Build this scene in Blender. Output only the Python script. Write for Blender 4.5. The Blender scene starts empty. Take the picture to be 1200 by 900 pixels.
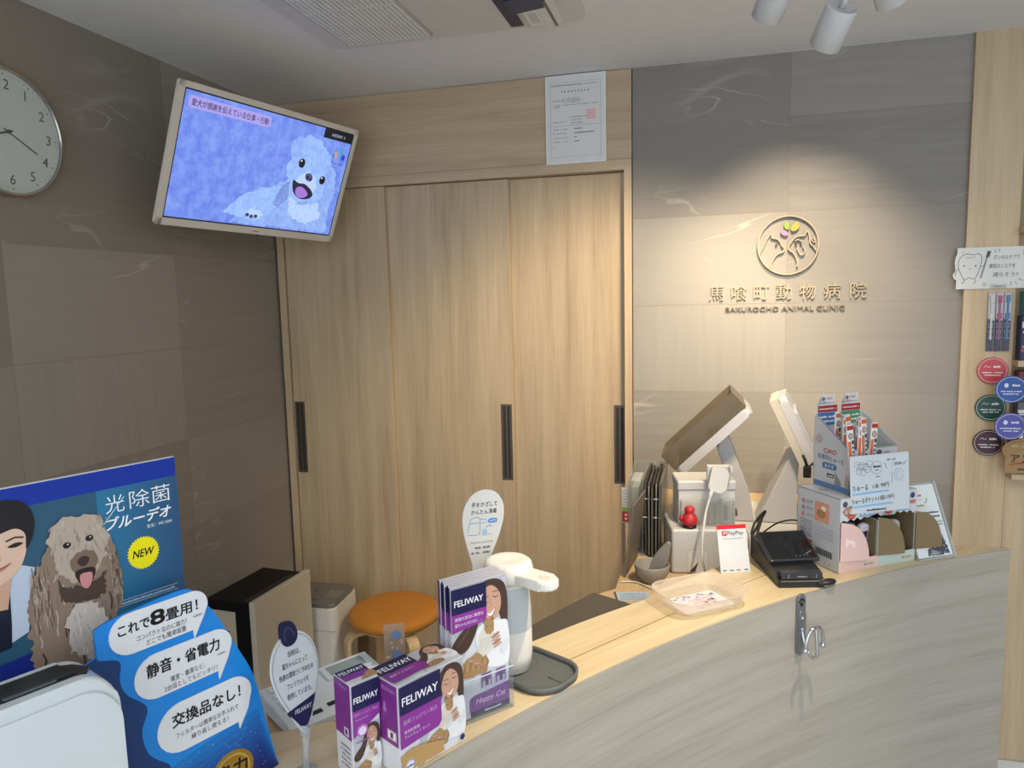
import bpy, bmesh, math, random
from mathutils import Matrix, Vector, Euler, noise as mnoise
from mathutils.geometry import tessellate_polygon
random.seed(7)
SC = bpy.context.scene
COL = SC.collection
PI = math.pi
R = math.radians

# ------------------------------------------------------------------ camera, world, exposure
CAM = Vector((1.66264, -2.59927, 1.63844))
_yaw, _pitch, _roll, _F = -0.264709, -0.117222, -0.022944, 855.82
def cam_axes():
    cy, sy = math.cos(_yaw), math.sin(_yaw)
    f = Vector((math.cos(_pitch)*sy, math.cos(_pitch)*cy, math.sin(_pitch)))
    r = Vector((cy, -sy, 0)); u = r.cross(f)
    cr, sr = math.cos(_roll), math.sin(_roll)
    return cr*r + sr*u, -sr*r + cr*u, f
_r, _u, _f = cam_axes()
cd = bpy.data.cameras.new('camera'); cam = bpy.data.objects.new('camera', cd); COL.objects.link(cam)
cd.sensor_fit = 'HORIZONTAL'; cd.angle = 2*math.atan(600/_F); cd.clip_start = .05
cam.matrix_world = Matrix(((_r.x, _u.x, -_f.x, CAM.x), (_r.y, _u.y, -_f.y, CAM.y), (_r.z, _u.z, -_f.z, CAM.z), (0, 0, 0, 1)))
SC.camera = cam
vs = SC.view_settings
vs.view_transform = 'Standard'; vs.look = 'None'; vs.gamma = 1; vs.use_curve_mapping = False
vs.exposure = 0.0
W = bpy.data.worlds.new('world'); SC.world = W; W.use_nodes = True
W.node_tree.nodes['Background'].inputs[0].default_value = (.86, .93, 1.0, 1)
W.node_tree.nodes['Background'].inputs[1].default_value = 2.3

def lamp(name, kind, loc, target, energy, color, **kw):
    d = bpy.data.lights.new(name, kind); d.energy = energy; d.color = color
    for k, v in kw.items(): setattr(d, k, v)
    o = bpy.data.objects.new(name, d); COL.objects.link(o); o.location = loc
    o.rotation_euler = (Vector(target) - Vector(loc)).to_track_quat('-Z', 'Y').to_euler()
    return o
WARM = (1.0, .80, .55)
# (place of the rear cap, aim point, watts, cone) of the three ceiling spotlights in view
SPOTS = [((1.899, -1.044, 2.167), (1.609, -.376, 1.482), 36, 78, .7),
         ((1.791, -1.053, 2.228), (1.478, -.371, 1.568), 44, 78, .7),
         ((1.959, -1.074, 2.224), (2.343, -.462, 1.533), 8, 70, .6)]
# recessed downlights just above the picture, washing the logo wall and the counter; unseen fill lights added over the waiting area to raise the ambient
lamp('logo_downlight', 'SPOT', (1.93, -.70, 2.385), (1.915, -.0, 1.50), 82, (1.0, .80, .55), spot_size=R(64), spot_blend=1.0, shadow_soft_size=.02)
lamp('counter_downlight', 'SPOT', (2.08, -1.46, 2.385), (1.58, -1.22, 1.0), 104, (1.0, .84, .62), spot_size=R(50), spot_blend=.9, shadow_soft_size=.025)
for _x, _y in ((2.2, -3.2), (3.4, -1.9), (1.0, -4.2)):
    lamp('ambient_fill', 'AREA', (_x, _y, 2.385), (_x, _y, 0), 13, (.96, .98, 1.0), shape='RECTANGLE', size=1.2, size_y=.6)

# ------------------------------------------------------------------ materials
MATS = {}
def nodes(name):
    m = bpy.data.materials.new(name); m.use_nodes = True
    nt = m.node_tree
    return m, nt, nt.nodes['Principled BSDF']
def mk(nt, t, **kw):
    n = nt.nodes.new(t)
    for k, v in kw.items():
        if k.startswith('i_'):
            key = k[2:]; key = int(key) if key.isdigit() else key.replace('_', ' ')
            n.inputs[key].default_value = v
        else: setattr(n, k, v)
    return n
def lk(nt, a, ao, b, bi): nt.links.new(a.outputs[ao], b.inputs[bi])
def math_(nt, op, a, b=None, clamp=False):
    n = nt.nodes.new('ShaderNodeMath'); n.operation = op; n.use_clamp = clamp
    for i, v in enumerate((a, b)):
        if v is None: continue
        if isinstance(v, (int, float)): n.inputs[i].default_value = v
        else: nt.links.new(v, n.inputs[i])
    return n.outputs[0]
def srgb(h):
    c = [int(h[i:i+2], 16)/255 for i in (0, 2, 4)]
    return tuple((x/12.92 if x <= .04045 else ((x+.055)/1.055)**2.4) for x in c) + (1,)
def C(h, rough=.5, metal=0, var=.05, spec=.5, bump=0, bscale=200, coat=0):
    """plain finish with a slight mottling so that no surface is dead flat"""
    key = ('C', h, rough, metal, var, spec, bump, bscale, coat)
    if key in MATS: return MATS[key]
    m, nt, p = nodes('finish_' + h)
    col = srgb(h)
    p.inputs['Roughness'].default_value = rough; p.inputs['Metallic'].default_value = metal
    p.inputs['Specular IOR Level'].default_value = spec
    p.inputs['Coat Weight'].default_value = coat; p.inputs['Coat Roughness'].default_value = .08
    tc = mk(nt, 'ShaderNodeTexCoord'); nz = mk(nt, 'ShaderNodeTexNoise', i_Scale=18, i_Detail=3)
    lk(nt, tc, 'Object', nz, 'Vector')
    mx = mk(nt, 'ShaderNodeMix', data_type='RGBA')
    mx.inputs[6].default_value = tuple(c*(1-var) for c in col[:3]) + (1,)
    mx.inputs[7].default_value = tuple(min(1, c*(1+var)) for c in col[:3]) + (1,)
    lk(nt, nz, 'Fac', mx, 0); nt.links.new(mx.outputs[2], p.inputs['Base Color'])
    if bump:
        n2 = mk(nt, 'ShaderNodeTexNoise', i_Scale=bscale, i_Detail=2); lk(nt, tc, 'Object', n2, 'Vector')
        bp = mk(nt, 'ShaderNodeBump', i_Strength=bump, i_Distance=.002); lk(nt, n2, 'Fac', bp, 'Height'); lk(nt, bp, 'Normal', p, 'Normal')
    MATS[key] = m; return m
def INK(h, rough=.45):
    key = ('I', h, rough)
    if key in MATS: return MATS[key]
    m, nt, p = nodes('print_' + h); p.inputs['Base Color'].default_value = srgb(h); p.inputs['Roughness'].default_value = rough
    p.inputs['Specular IOR Level'].default_value = .4
    MATS[key] = m; return m
def EMIT(h, s, tex=None):
    key = ('E', h, s, tex)
    if key in MATS: return MATS[key]
    m, nt, p = nodes('screen_' + h); p.inputs['Base Color'].default_value = (.01, .01, .012, 1); p.inputs['Roughness'].default_value = .25
    p.inputs['Emission Strength'].default_value = s
    if tex:
        tc = mk(nt, 'ShaderNodeTexCoord'); nz = mk(nt, 'ShaderNodeTexNoise', i_Scale=tex[1], i_Detail=6, i_Roughness=.7); lk(nt, tc, 'Object', nz, 'Vector')
        mx = mk(nt, 'ShaderNodeMix', data_type='RGBA'); mx.inputs[6].default_value = srgb(h); mx.inputs[7].default_value = srgb(tex[0])
        cr = mk(nt, 'ShaderNodeMapRange', i_1=.38, i_2=.62); lk(nt, nz, 'Fac', cr, 0); lk(nt, cr, 0, mx, 0)
        nt.links.new(mx.outputs[2], p.inputs['Emission Color'])
    else: p.inputs['Emission Color'].default_value = srgb(h)
    MATS[key] = m; return m
def CLEAR(h, alpha, rough=.15, key2=''):
    key = ('G', h, alpha, rough, key2)
    if key in MATS: return MATS[key]
    m, nt, p = nodes('plastic_' + h); out = nt.nodes['Material Output']
    p.inputs['Base Color'].default_value = srgb(h); p.inputs['Roughness'].default_value = rough
    tr = mk(nt, 'ShaderNodeBsdfTransparent'); c = srgb(h); tr.inputs[0].default_value = tuple(.35 + .65*x for x in c[:3]) + (1,)
    fr = mk(nt, 'ShaderNodeLayerWeight', i_Blend=.35); a = math_(nt, 'ADD', math_(nt, 'MULTIPLY', fr.outputs['Facing'], min(.3, .05+alpha)), alpha, True)
    mx = mk(nt, 'ShaderNodeMixShader'); nt.links.new(a, mx.inputs[0]); nt.links.new(tr.outputs[0], mx.inputs[1]); nt.links.new(p.outputs[0], mx.inputs[2])
    nt.links.new(mx.outputs[0], out.inputs[0]); MATS[key] = m; return m
def WOOD(name, axis, cols, scale=1.0, rough=.42, uv=False, fine=.35, bump=.06, stretch=.055):
    if name in MATS: return MATS[name]
    m, nt, p = nodes(name); p.inputs['Roughness'].default_value = rough
    tc = mk(nt, 'ShaderNodeTexCoord'); mp = mk(nt, 'ShaderNodeMapping')
    s = [1, 1, 1]; s[axis] = stretch
    mp.inputs['Scale'].default_value = [x*scale for x in s]
    lk(nt, tc, 'UV' if uv else 'Object', mp, 'Vector')
    w = mk(nt, 'ShaderNodeTexNoise', i_Scale=19, i_Detail=5, i_Roughness=.62, i_Distortion=.25); lk(nt, mp, 0, w, 'Vector')
    mp2 = mk(nt, 'ShaderNodeMapping'); s2 = [1, 1, 1]; s2[axis] = .018
    mp2.inputs['Scale'].default_value = [x*scale for x in s2]; lk(nt, tc, 'UV' if uv else 'Object', mp2, 'Vector')
    g = mk(nt, 'ShaderNodeTexNoise', i_Scale=240, i_Detail=3, i_Roughness=.7); lk(nt, mp2, 0, g, 'Vector')
    v = math_(nt, 'ADD', math_(nt, 'MULTIPLY', w.outputs['Fac'], 1-fine), math_(nt, 'MULTIPLY', g.outputs['Fac'], fine))
    cr = nt.nodes.new('ShaderNodeValToRGB'); nt.links.new(v, cr.inputs[0])
    e = cr.color_ramp.elements; e[0].position = .30; e[0].color = srgb(cols[0]); e[1].position = .68; e[1].color = srgb(cols[-1])
    if len(cols) == 3: x = e.new(.49); x.color = srgb(cols[1])
    lk(nt, cr, 0, p, 'Base Color')
    bp = mk(nt, 'ShaderNodeBump', i_Strength=bump, i_Distance=.003); nt.links.new(v, bp.inputs['Height']); lk(nt, bp, 0, p, 'Normal')
    MATS[name] = m; return m
def STONE(name, uaxis, u0, v0, dark, light):
    """large-format stone-look tiles 0.6 x 0.3 m; each tile has its own tone and its own run of bands and veins"""
    m, nt, p = nodes(name); p.inputs['Roughness'].default_value = .62; p.inputs['Specular IOR Level'].default_value = .35
    tc = mk(nt, 'ShaderNodeTexCoord'); sx = mk(nt, 'ShaderNodeSeparateXYZ'); lk(nt, tc, 'Object', sx, 0)
    U = math_(nt, 'SUBTRACT', sx.outputs[uaxis], u0); V = math_(nt, 'SUBTRACT', sx.outputs[2], v0)
    tu = math_(nt, 'DIVIDE', U, .6); tv = math_(nt, 'DIVIDE', V, .3)
    cu = math_(nt, 'FLOOR', tu); cv = math_(nt, 'FLOOR', tv)
    fu = math_(nt, 'SUBTRACT', tu, cu); fv = math_(nt, 'SUBTRACT', tv, cv)
    du = math_(nt, 'MULTIPLY', math_(nt, 'MINIMUM', fu, math_(nt, 'SUBTRACT', 1.0, fu)), .6)
    dv = math_(nt, 'MULTIPLY', math_(nt, 'MINIMUM', fv, math_(nt, 'SUBTRACT', 1.0, fv)), .3)
    dist = math_(nt, 'MINIMUM', du, dv)
    cell = mk(nt, 'ShaderNodeCombineXYZ'); nt.links.new(cu, cell.inputs[0]); nt.links.new(cv, cell.inputs[1])
    wn = mk(nt, 'ShaderNodeTexWhiteNoise', noise_dimensions='3D'); lk(nt, cell, 0, wn, 'Vector')
    rs = mk(nt, 'ShaderNodeSeparateXYZ'); lk(nt, wn, 'Color', rs, 0)
    r1, r2, r3 = rs.outputs[0], rs.outputs[1], rs.outputs[2]
    base = mk(nt, 'ShaderNodeCombineXYZ'); nt.links.new(U, base.inputs[0]); nt.links.new(V, base.inputs[1])
    off = mk(nt, 'ShaderNodeVectorMath', operation='SCALE'); lk(nt, wn, 'Color', off, 0); off.inputs['Scale'].default_value = 60
    def field(scale, sxy, det, dis, rot):
        mp = mk(nt, 'ShaderNodeMapping'); mp.inputs['Scale'].default_value = (sxy[0], sxy[1], 1); mp.inputs['Rotation'].default_value = (0, 0, rot)
        lk(nt, base, 0, mp, 'Vector')
        ad = mk(nt, 'ShaderNodeVectorMath', operation='ADD'); lk(nt, mp, 0, ad, 0); lk(nt, off, 0, ad, 1)
        n = mk(nt, 'ShaderNodeTexNoise', i_Scale=scale, i_Detail=det, i_Roughness=.6, i_Distortion=dis); lk(nt, ad, 0, n, 'Vector')
        return n.outputs['Fac']
    band = field(3.0, (1.0, 13.0), 5, .3, R(8))
    bandv = field(3.0, (15.0, .7), 4, .2, R(4))
    vein = field(1.3, (1.0, 2.6), 3, .8, R(-14))
    vein2 = field(1.2, (1.0, 2.0), 2, .6, R(22))
    msk = field(2.4, (1, 1), 1, 0, 0)
    spk = mk(nt, 'ShaderNodeTexNoise', i_Scale=420, i_Detail=2); lk(nt, base, 0, spk, 'Vector')
    isv = math_(nt, 'GREATER_THAN', r3, .80)
    b = math_(nt, 'ADD', math_(nt, 'MULTIPLY', bandv, isv), math_(nt, 'MULTIPLY', band, math_(nt, 'SUBTRACT', 1.0, isv)))
    amp = math_(nt, 'ADD', math_(nt, 'MULTIPLY', math_(nt, 'POWER', r2, 2.0), .9), .14)
    b = math_(nt, 'MULTIPLY', math_(nt, 'SUBTRACT', b, .5), amp)
    tone = math_(nt, 'ADD', math_(nt, 'MULTIPLY', math_(nt, 'SUBTRACT', r1, .5), .34), .5)
    t = math_(nt, 'ADD', tone, b)
    t = math_(nt, 'ADD', t, math_(nt, 'MULTIPLY', math_(nt, 'SUBTRACT', spk.outputs['Fac'], .5), .5), True)
    mix = mk(nt, 'ShaderNodeMix', data_type='RGBA'); mix.inputs[6].default_value = srgb(dark); mix.inputs[7].default_value = srgb(light); nt.links.new(t, mix.inputs[0])
    def line(f, w): 
        a = math_(nt, 'ABSOLUTE', math_(nt, 'SUBTRACT', f, .5))
        return math_(nt, 'SUBTRACT', 1.0, math_(nt, 'DIVIDE', a, w, True))
    vm = math_(nt, 'MAXIMUM', line(vein, .010), math_(nt, 'MULTIPLY', line(vein2, .022), .55))
    vm = math_(nt, 'MULTIPLY', vm, math_(nt, 'MULTIPLY', math_(nt, 'SUBTRACT', msk, .53), 6.0, True))
    vm = math_(nt, 'MULTIPLY', math_(nt, 'MAXIMUM', vm, 0.0), .42)
    mix2 = mk(nt, 'ShaderNodeMix', data_type='RGBA'); nt.links.new(mix.outputs[2], mix2.inputs[6]); mix2.inputs[7].default_value = srgb('d8d0c4'); nt.links.new(vm, mix2.inputs[0])
    gm = math_(nt, 'LESS_THAN', dist, .0011)
    mix3 = mk(nt, 'ShaderNodeMix', data_type='RGBA'); nt.links.new(mix2.outputs[2], mix3.inputs[6]); mix3.inputs[7].default_value = srgb('8a8074')
    nt.links.new(math_(nt, 'MULTIPLY', gm, .75), mix3.inputs[0]); nt.links.new(mix3.outputs[2], p.inputs['Base Color'])
    hgt = math_(nt, 'SUBTRACT', math_(nt, 'ADD', math_(nt, 'MULTIPLY', spk.outputs['Fac'], .25), math_(nt, 'MULTIPLY', b, .5)), math_(nt, 'MULTIPLY', math_(nt, 'LESS_THAN', dist, .0016), 1.2))
    bp = mk(nt, 'ShaderNodeBump', i_Strength=.5, i_Distance=.0012); nt.links.new(hgt, bp.inputs['Height']); lk(nt, bp, 0, p, 'Normal')
    return m
OAK_V = WOOD('oak_vertical_grain', 2, ['a59074', 'bfaa8a', 'cfbb9d'], 1.15)
OAK_H = WOOD('oak_horizontal_grain', 0, ['a49075', 'bba689', 'cab79b'], 1.15)
OAK_TOP = WOOD('oak_counter_top', 0, ['bda47c', 'd3bf98', 'dfcfac'], .9, rough=.3, uv=True, stretch=.08)
OAK_DESK = WOOD('oak_desk_top', 1, ['a98a62', 'c4a67c', 'd0b68e'], .9, rough=.35)
ASH = WOOD('grey_ash_counter_front', 0, ['8f8a7e', 'a39e93', 'b0aca2'], 1.4, rough=.33, uv=True, stretch=.045, fine=.4)
BIRCH = WOOD('birch_bentwood', 2, ['b89a70', 'd2b78e', 'dfc8a2'], 1.5)
WHITE = C('e4e5e4', .35); WHITE2 = C('d9dad6', .4); BLACK = C('121214', .35); CHROME = C('c9ccd0', .12, 1, .02)
STEEL = C('6d675f', .35, .8); GREY = C('6a6c6a', .5)
LEADS = {}

# ------------------------------------------------------------------ mesh building
EPS = .00022
FONT = {}
def glyphs(s, bold, shear, extrude=0, bev=0, res=3):
    key = (s, bold, shear, extrude, bev)
    if key not in FONT:
        c = bpy.data.curves.new('t', 'FONT'); c.body = s; c.size = 1; c.offset = bold; c.shear = shear; c.resolution_u = res
        c.extrude = extrude; c.bevel_depth = bev; c.fill_mode = 'BOTH' if extrude else 'FRONT'
        o = bpy.data.objects.new('t', c); COL.objects.link(o)
        bpy.context.view_layer.update()
        me = bpy.data.meshes.new_from_object(o.evaluated_get(bpy.context.evaluated_depsgraph_get()))
        FONT[key] = ([tuple(v.co) for v in me.vertices], [tuple(q.vertices) for q in me.polygons])
        bpy.data.objects.remove(o); bpy.data.curves.remove(c); bpy.data.meshes.remove(me)
    return FONT[key]
class MB:
    def __init__(s): s.v = []; s.f = []; s.mi = []; s.sm = []; s.mats = []; s.uv = {}
    def slot(s, m):
        if m not in s.mats: s.mats.append(m)
        return s.mats.index(m)
    def add(s, vs, fs, mat, M=None, smooth=False, uvs=None):
        b = len(s.v); k = s.slot(mat)
        for p in vs:
            p = Vector(p); s.v.append(tuple(M @ p) if M is not None else tuple(p))
        for j, f in enumerate(fs):
            if uvs: s.uv[len(s.f)] = uvs[j]
            s.f.append(tuple(b+i for i in f)); s.mi.append(k); s.sm.append(smooth)
    def bm(s, bm, mat, M=None, smooth=False):
        bm.verts.index_update()
        s.add([v.co.copy() for v in bm.verts], [[v.index for v in f.verts] for f in bm.faces], mat, M, smooth); bm.free()
    def box(s, x0, x1, y0, y1, z0, z1, mat, M=None, bev=0, seg=2):
        b = bmesh.new(); bmesh.ops.create_cube(b, size=1)
        for v in b.verts: v.co = ((x0+x1)/2 + v.co.x*(x1-x0), (y0+y1)/2 + v.co.y*(y1-y0), (z0+z1)/2 + v.co.z*(z1-z0))
        if bev: bmesh.ops.bevel(b, geom=b.edges[:], offset=bev, segments=seg, profile=.5, affect='EDGES')
        s.bm(b, mat, M, False)
    def prism(s, pts, z0, z1, mat, M=None, bev=0, seg=2, smooth=False):
        n = len(pts); b = bmesh.new()
        ar = sum(pts[i][0]*pts[(i+1) % n][1] - pts[(i+1) % n][0]*pts[i][1] for i in range(n))
        if ar < 0: pts = pts[::-1]
        lo = [b.verts.new((x, y, z0)) for x, y in pts]; hi = [b.verts.new((x, y, z1)) for x, y in pts]
        b.faces.new(hi); b.faces.new(lo[::-1])
        for i in range(n): b.faces.new((lo[i], lo[(i+1) % n], hi[(i+1) % n], hi[i]))
        if bev:
            e = [x for x in b.edges if abs(x.verts[0].co.z - x.verts[1].co.z) < 1e-6]
            bmesh.ops.bevel(b, geom=e, offset=bev, segments=seg, profile=.5, affect='EDGES')
        bmesh.ops.triangulate(b, faces=[f for f in b.faces if len(f.verts) > 4])
        s.bm(b, mat, M, smooth)
    def lathe(s, prof, mat, seg=32, M=None, smooth=True, sx=1, sy=1, caps=True):
        vs = []; fs = []
        for r, z in prof:
            for k in range(seg):
                a = 2*PI*k/seg; vs.append((r*math.cos(a)*sx, r*math.sin(a)*sy, z))
        for i in range(len(prof)-1):
            for k in range(seg):
                k2 = (k+1) % seg; fs.append((i*seg+k, i*seg+k2, (i+1)*seg+k2, (i+1)*seg+k))
        if caps and prof[0][0] > 1e-5: fs.append(tuple(range(seg))[::-1])
        if caps and prof[-1][0] > 1e-5: fs.append(tuple((len(prof)-1)*seg+k for k in range(seg)))
        s.add(vs, fs, mat, M, smooth)
    def tube(s, pts, r, mat, seg=8, M=None, caps=True):
        pts = [Vector(q) for q in pts]; n = len(pts); rs = r if isinstance(r, (list, tuple)) else [r]*n
        vs = []; fs = []; up = None
        for i, q in enumerate(pts):
            t = (pts[min(i+1, n-1)] - pts[max(i-1, 0)]).normalized()
            if up is None: up = t.orthogonal().normalized()
            up = (up - t*up.dot(t)); up = up.normalized() if up.length > 1e-6 else t.orthogonal().normalized()
            sd = t.cross(up)
            for k in range(seg):
                a = 2*PI*k/seg; vs.append(q + (up*math.cos(a) + sd*math.sin(a))*rs[i])
        for i in range(n-1):
            for k in range(seg):
                k2 = (k+1) % seg; fs.append((i*seg+k, i*seg+k2, (i+1)*seg+k2, (i+1)*seg+k))
        if caps: fs.append(tuple(range(seg))[::-1]); fs.append(tuple((n-1)*seg+k for k in range(seg)))
        s.add(vs, fs, mat, M, True)
    def ell(s, c, r, mat, M=None, seg=20):
        b = bmesh.new(); bmesh.ops.create_uvsphere(b, u_segments=seg, v_segments=max(8, seg//2), radius=1)
        for v in b.verts: v.co = (c[0]+v.co.x*r[0], c[1]+v.co.y*r[1], c[2]+v.co.z*r[2])
        s.bm(b, mat, M, True)
    def flat(s, pts, mat, M, k=1):
        tri = tessellate_polygon([[Vector((x, y, 0)) for x, y in pts]])
        fs = []
        for a, b, c in tri:
            p, q, r = pts[a], pts[b], pts[c]
            cr = (q[0]-p[0])*(r[1]-p[1]) - (q[1]-p[1])*(r[0]-p[0])
            if abs(cr) > 1e-14: fs.append((a, b, c) if cr > 0 else (a, c, b))
        s.add([(x, y, k*EPS) for x, y in pts], fs, mat, M)
    def rect(s, x0, x1, y0, y1, mat, M, k=1): s.flat([(x0, y0), (x1, y0), (x1, y1), (x0, y1)], mat, M, k)
    def stroke(s, pts, w, mat, M, k=1, closed=False):
        n = len(pts); P = [Vector(q) for q in pts]; vs = []; fs = []
        for i in range(n):
            a = P[(i-1) % n] if closed or i else P[i]; b = P[(i+1) % n] if closed or i < n-1 else P[i]
            t = (b-a); t = t.normalized() if t.length else Vector((1, 0)); nn = Vector((-t.y, t.x))*w/2
            vs += [(P[i].x-nn.x, P[i].y-nn.y, k*EPS), (P[i].x+nn.x, P[i].y+nn.y, k*EPS)]
        for i in range(n if closed else n-1):
            j = (i+1) % n; fs.append((2*i, 2*j, 2*j+1, 2*i+1))
        s.add(vs, fs, mat, M)
    def text(s, t, em, mat, M, x=0, y=0, k=2, align='l', bold=0, shear=0, width=None, rot=0, depth=0, bev=0):
        if bold > 0 and not depth:
            q = bold*.55*em
            for i, (dx, dy) in enumerate(((-q, -q), (q, -q), (-q, q), (q, q))):
                s.text(t, em, mat, M, x+dx, y+dy, k+i*.12, align, 0, shear, width, rot)
        vs, fs = glyphs(t, min(bold, 0), shear, depth/em if depth else 0, bev/em if bev else 0)
        if not vs: return
        xs = [p[0] for p in vs]; lo, hi = min(xs), max(xs); sx = em
        if width: sx = width/max(hi-lo, 1e-6)
        ox = {'l': lo, 'c': (lo+hi)/2, 'r': hi}[align]
        c, sn = math.cos(rot), math.sin(rot)
        out = []
        for p in vs:
            a, b = (p[0]-ox)*sx, p[1]*em
            out.append((x + a*c - b*sn, y + a*sn + b*c, p[2]*em + k*EPS))
        s.add(out, fs, mat, M)
    def build(s, name, parent=None, loc=None, smooth_angle=None):
        me = bpy.data.meshes.new(name); me.from_pydata(s.v, [], s.f)
        for m in s.mats: me.materials.append(m)
        me.polygons.foreach_set('material_index', s.mi); me.polygons.foreach_set('use_smooth', s.sm)
        if s.uv:
            l = me.uv_layers.new(name='UVMap')
            for pi, uvs in s.uv.items():
                for li, w in zip(me.polygons[pi].loop_indices, uvs): l.data[li].uv = w
        me.update()
        o = bpy.data.objects.new(name, me); COL.objects.link(o)
        if parent: o.parent = parent
        if loc: o.location = loc
        return o
def ellipse(cx, cy, rx, ry, n=28, rot=0, a0=0, a1=2*PI):
    c, s = math.cos(rot), math.sin(rot); o = []
    m = n if abs(a1-a0-2*PI) < 1e-6 else n-1
    for i in range(n):
        a = a0 + (a1-a0)*i/m; x, y = rx*math.cos(a), ry*math.sin(a); o.append((cx+x*c-y*s, cy+x*s+y*c))
    return o
def rrect(x0, x1, y0, y1, r, n=6):
    o = []
    for cx, cy, a in ((x1-r, y1-r, 0), (x0+r, y1-r, PI/2), (x0+r, y0+r, PI), (x1-r, y0+r, 1.5*PI)):
        o += [(cx+r*math.cos(a+PI/2*i/n), cy+r*math.sin(a+PI/2*i/n)) for i in range(n+1)]
    return o
def fur(pts, amp, step, seed=1):
    rnd = random.Random(seed); o = []; n = len(pts)
    for i in range(n):
        a, b = Vector(pts[i]), Vector(pts[(i+1) % n]); L = (b-a).length; m = max(1, int(L/step))
        nn = Vector((b.y-a.y, -(b.x-a.x))).normalized()
        for j in range(m):
            q = a + (b-a)*j/m + nn*amp*(rnd.random()-.35); o.append((q.x, q.y))
    return o
def smooth(pts, closed=True, n=5):
    P = [Vector(p) for p in pts]; N = len(P); o = []
    rng = range(N) if closed else range(N-1)
    for i in rng:
        g = lambda j: P[j % N] if closed else P[max(0, min(N-1, j))]
        p0, p1, p2, p3 = g(i-1), g(i), g(i+1), g(i+2)
        for j in range(n):
            t = j/n; q = .5*((2*p1) + (p2-p0)*t + (2*p0-5*p1+4*p2-p3)*t*t + (3*p1-p0-3*p2+p3)*t**3)
            o.append(tuple(q))
    if not closed: o.append(tuple(P[-1]))
    return o
def Fr(x=0, y=0, z=0): return Matrix(((1, 0, 0, x), (0, 0, -1, y), (0, 1, 0, z), (0, 0, 0, 1)))        # print facing -y
def Lf(x=0, y=0, z=0): return Matrix(((0, 0, -1, x), (-1, 0, 0, y), (0, 1, 0, z), (0, 0, 0, 1)))       # print facing -x
def Rt(x=0, y=0, z=0): return Matrix(((0, 0, 1, x), (1, 0, 0, y), (0, 1, 0, z), (0, 0, 0, 1)))         # print facing +x
def Tp(x=0, y=0, z=0): return Matrix.Translation((x, y, z))
def tag(o, label, cat, group=None, kind=None):
    if label: o['label'] = label
    if cat: o['category'] = cat
    if group: o['group'] = group
    if kind: o['kind'] = kind
    return o
def thing(name, label, cat, loc, yaw=0, group=None, rot=None):
    o = bpy.data.objects.new(name, None); COL.objects.link(o); o.empty_display_size = .03
    o.location = loc; o.rotation_euler = rot if rot else (0, 0, yaw)
    return tag(o, label, cat, group)
def solo(mb, name, label, cat, loc, yaw=0, group=None, rot=None):
    o = mb.build(name); o.location = loc; o.rotation_euler = rot if rot else (0, 0, yaw)
    return tag(o, label, cat, group)
def struct(mb, name):
    o = mb.build(name); o['kind'] = 'structure'; return o
def dashes(mb, x0, x1, y, h, mat, M, k=2, seed=0, fill=.8):
    """a line of print too small to read: a run of short marks"""
    rnd = random.Random(seed); x = x0
    while x < x1:
        w = h*(.5+rnd.random()*.5)
        if rnd.random() < fill: mb.rect(x, min(x+w*.8, x1), y, y+h*(.6+.4*rnd.random()), mat, M, k)
        x += w

# ------------------------------------------------------------------ the room
H = 2.4
b = MB(); b.box(-.1, 4.7, -5.2, .7, -.1, 0, C('c8c8c6', .4)); struct(b, 'floor')
b = MB(); b.box(-.1, 4.7, -5.2, .7, H, H+.1, C('e6e9ec', .8, bump=.05)); struct(b, 'ceiling')
b = MB(); b.box(-.12, 0, -5.2, .7, 0, H, STONE('stone_tile_left', 1, -.58, .9, '756d63', 'b4aca1')); struct(b, 'wall_left')
b = MB(); b.box(1.405, 4.7, 0, .12, 0, H, STONE('stone_tile_back', 0, 1.91, 1.0, '74716c', 'a5a19b')); struct(b, 'wall_back')
b = MB(); b.box(4.6, 4.72, -5.2, 0, 0, H, C('cfcbc4', .7)); struct(b, 'wall_right')
b = MB(); b.box(2.430, 2.572, -.014, -.0005, .09, H, OAK_V); struct(b, 'trim_1')
b = MB(); b.box(2.428, 4.6, -.020, -.0005, 0, .088, C('d3d2cd', .5)); struct(b, 'baseboard_back')

# built-in cupboard with three sliding doors, filling the back wall up to the stone
t = thing('built_in_cupboard', 'floor to ceiling light oak cupboard with three sliding doors, behind the stool', 'cupboard', (0, 0, 0))
b = MB(); b.box(.004, 1.402, -.008, .02, 2.105, 2.398, OAK_H); b.build('header_panel', t)
b = MB(); b.box(.004, 1.402, -.012, .05, 2.068, 2.1035, OAK_H); b.build('top_rail', t)
b = MB(); b.box(1.376, 1.402, -.012, .07, 0, 2.068, OAK_V); b.build('jamb', t)
b = MB(); b.box(.012, .040, -.012, .07, 0, 2.068, OAK_V); b.build('jamb', t)
b = MB(); b.box(.004, 1.402, .07, .6, 0, 2.396, C('3a342c', .8)); b.build('carcass', t)
b = MB(); b.box(.040, 1.376, -.010, .068, 0, .03, OAK_H); b.build('bottom_track', t)
def cup_door(x0, x1, y0, hx):
    d = MB(); d.box(x0, x1, y0, y0+.018, .032, 2.066, OAK_V, bev=.001); d = d.build('sliding_door', t)
    h = MB(); M = Fr(0, y0, 0)
    h.prism(rrect(hx-.021, hx+.021, .952, 1.243, .002, 2), .0002, .002, STEEL, M)
    h.prism(rrect(hx-.0135, hx+.0135, .960, 1.235, .002, 2), .002, .0026, C('332e29', .5), M)
    h.box(hx-.001, hx+.0015, y0-.0034, y0-.002, .960, 1.235, C('8a8379', .3, .8))
    h.build('recessed_handle', d)
cup_door(.044, .478, -.0045, .070); cup_door(.470, .958, .0155, .930); cup_door(.950, 1.374, .0355, 1.352)

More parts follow.
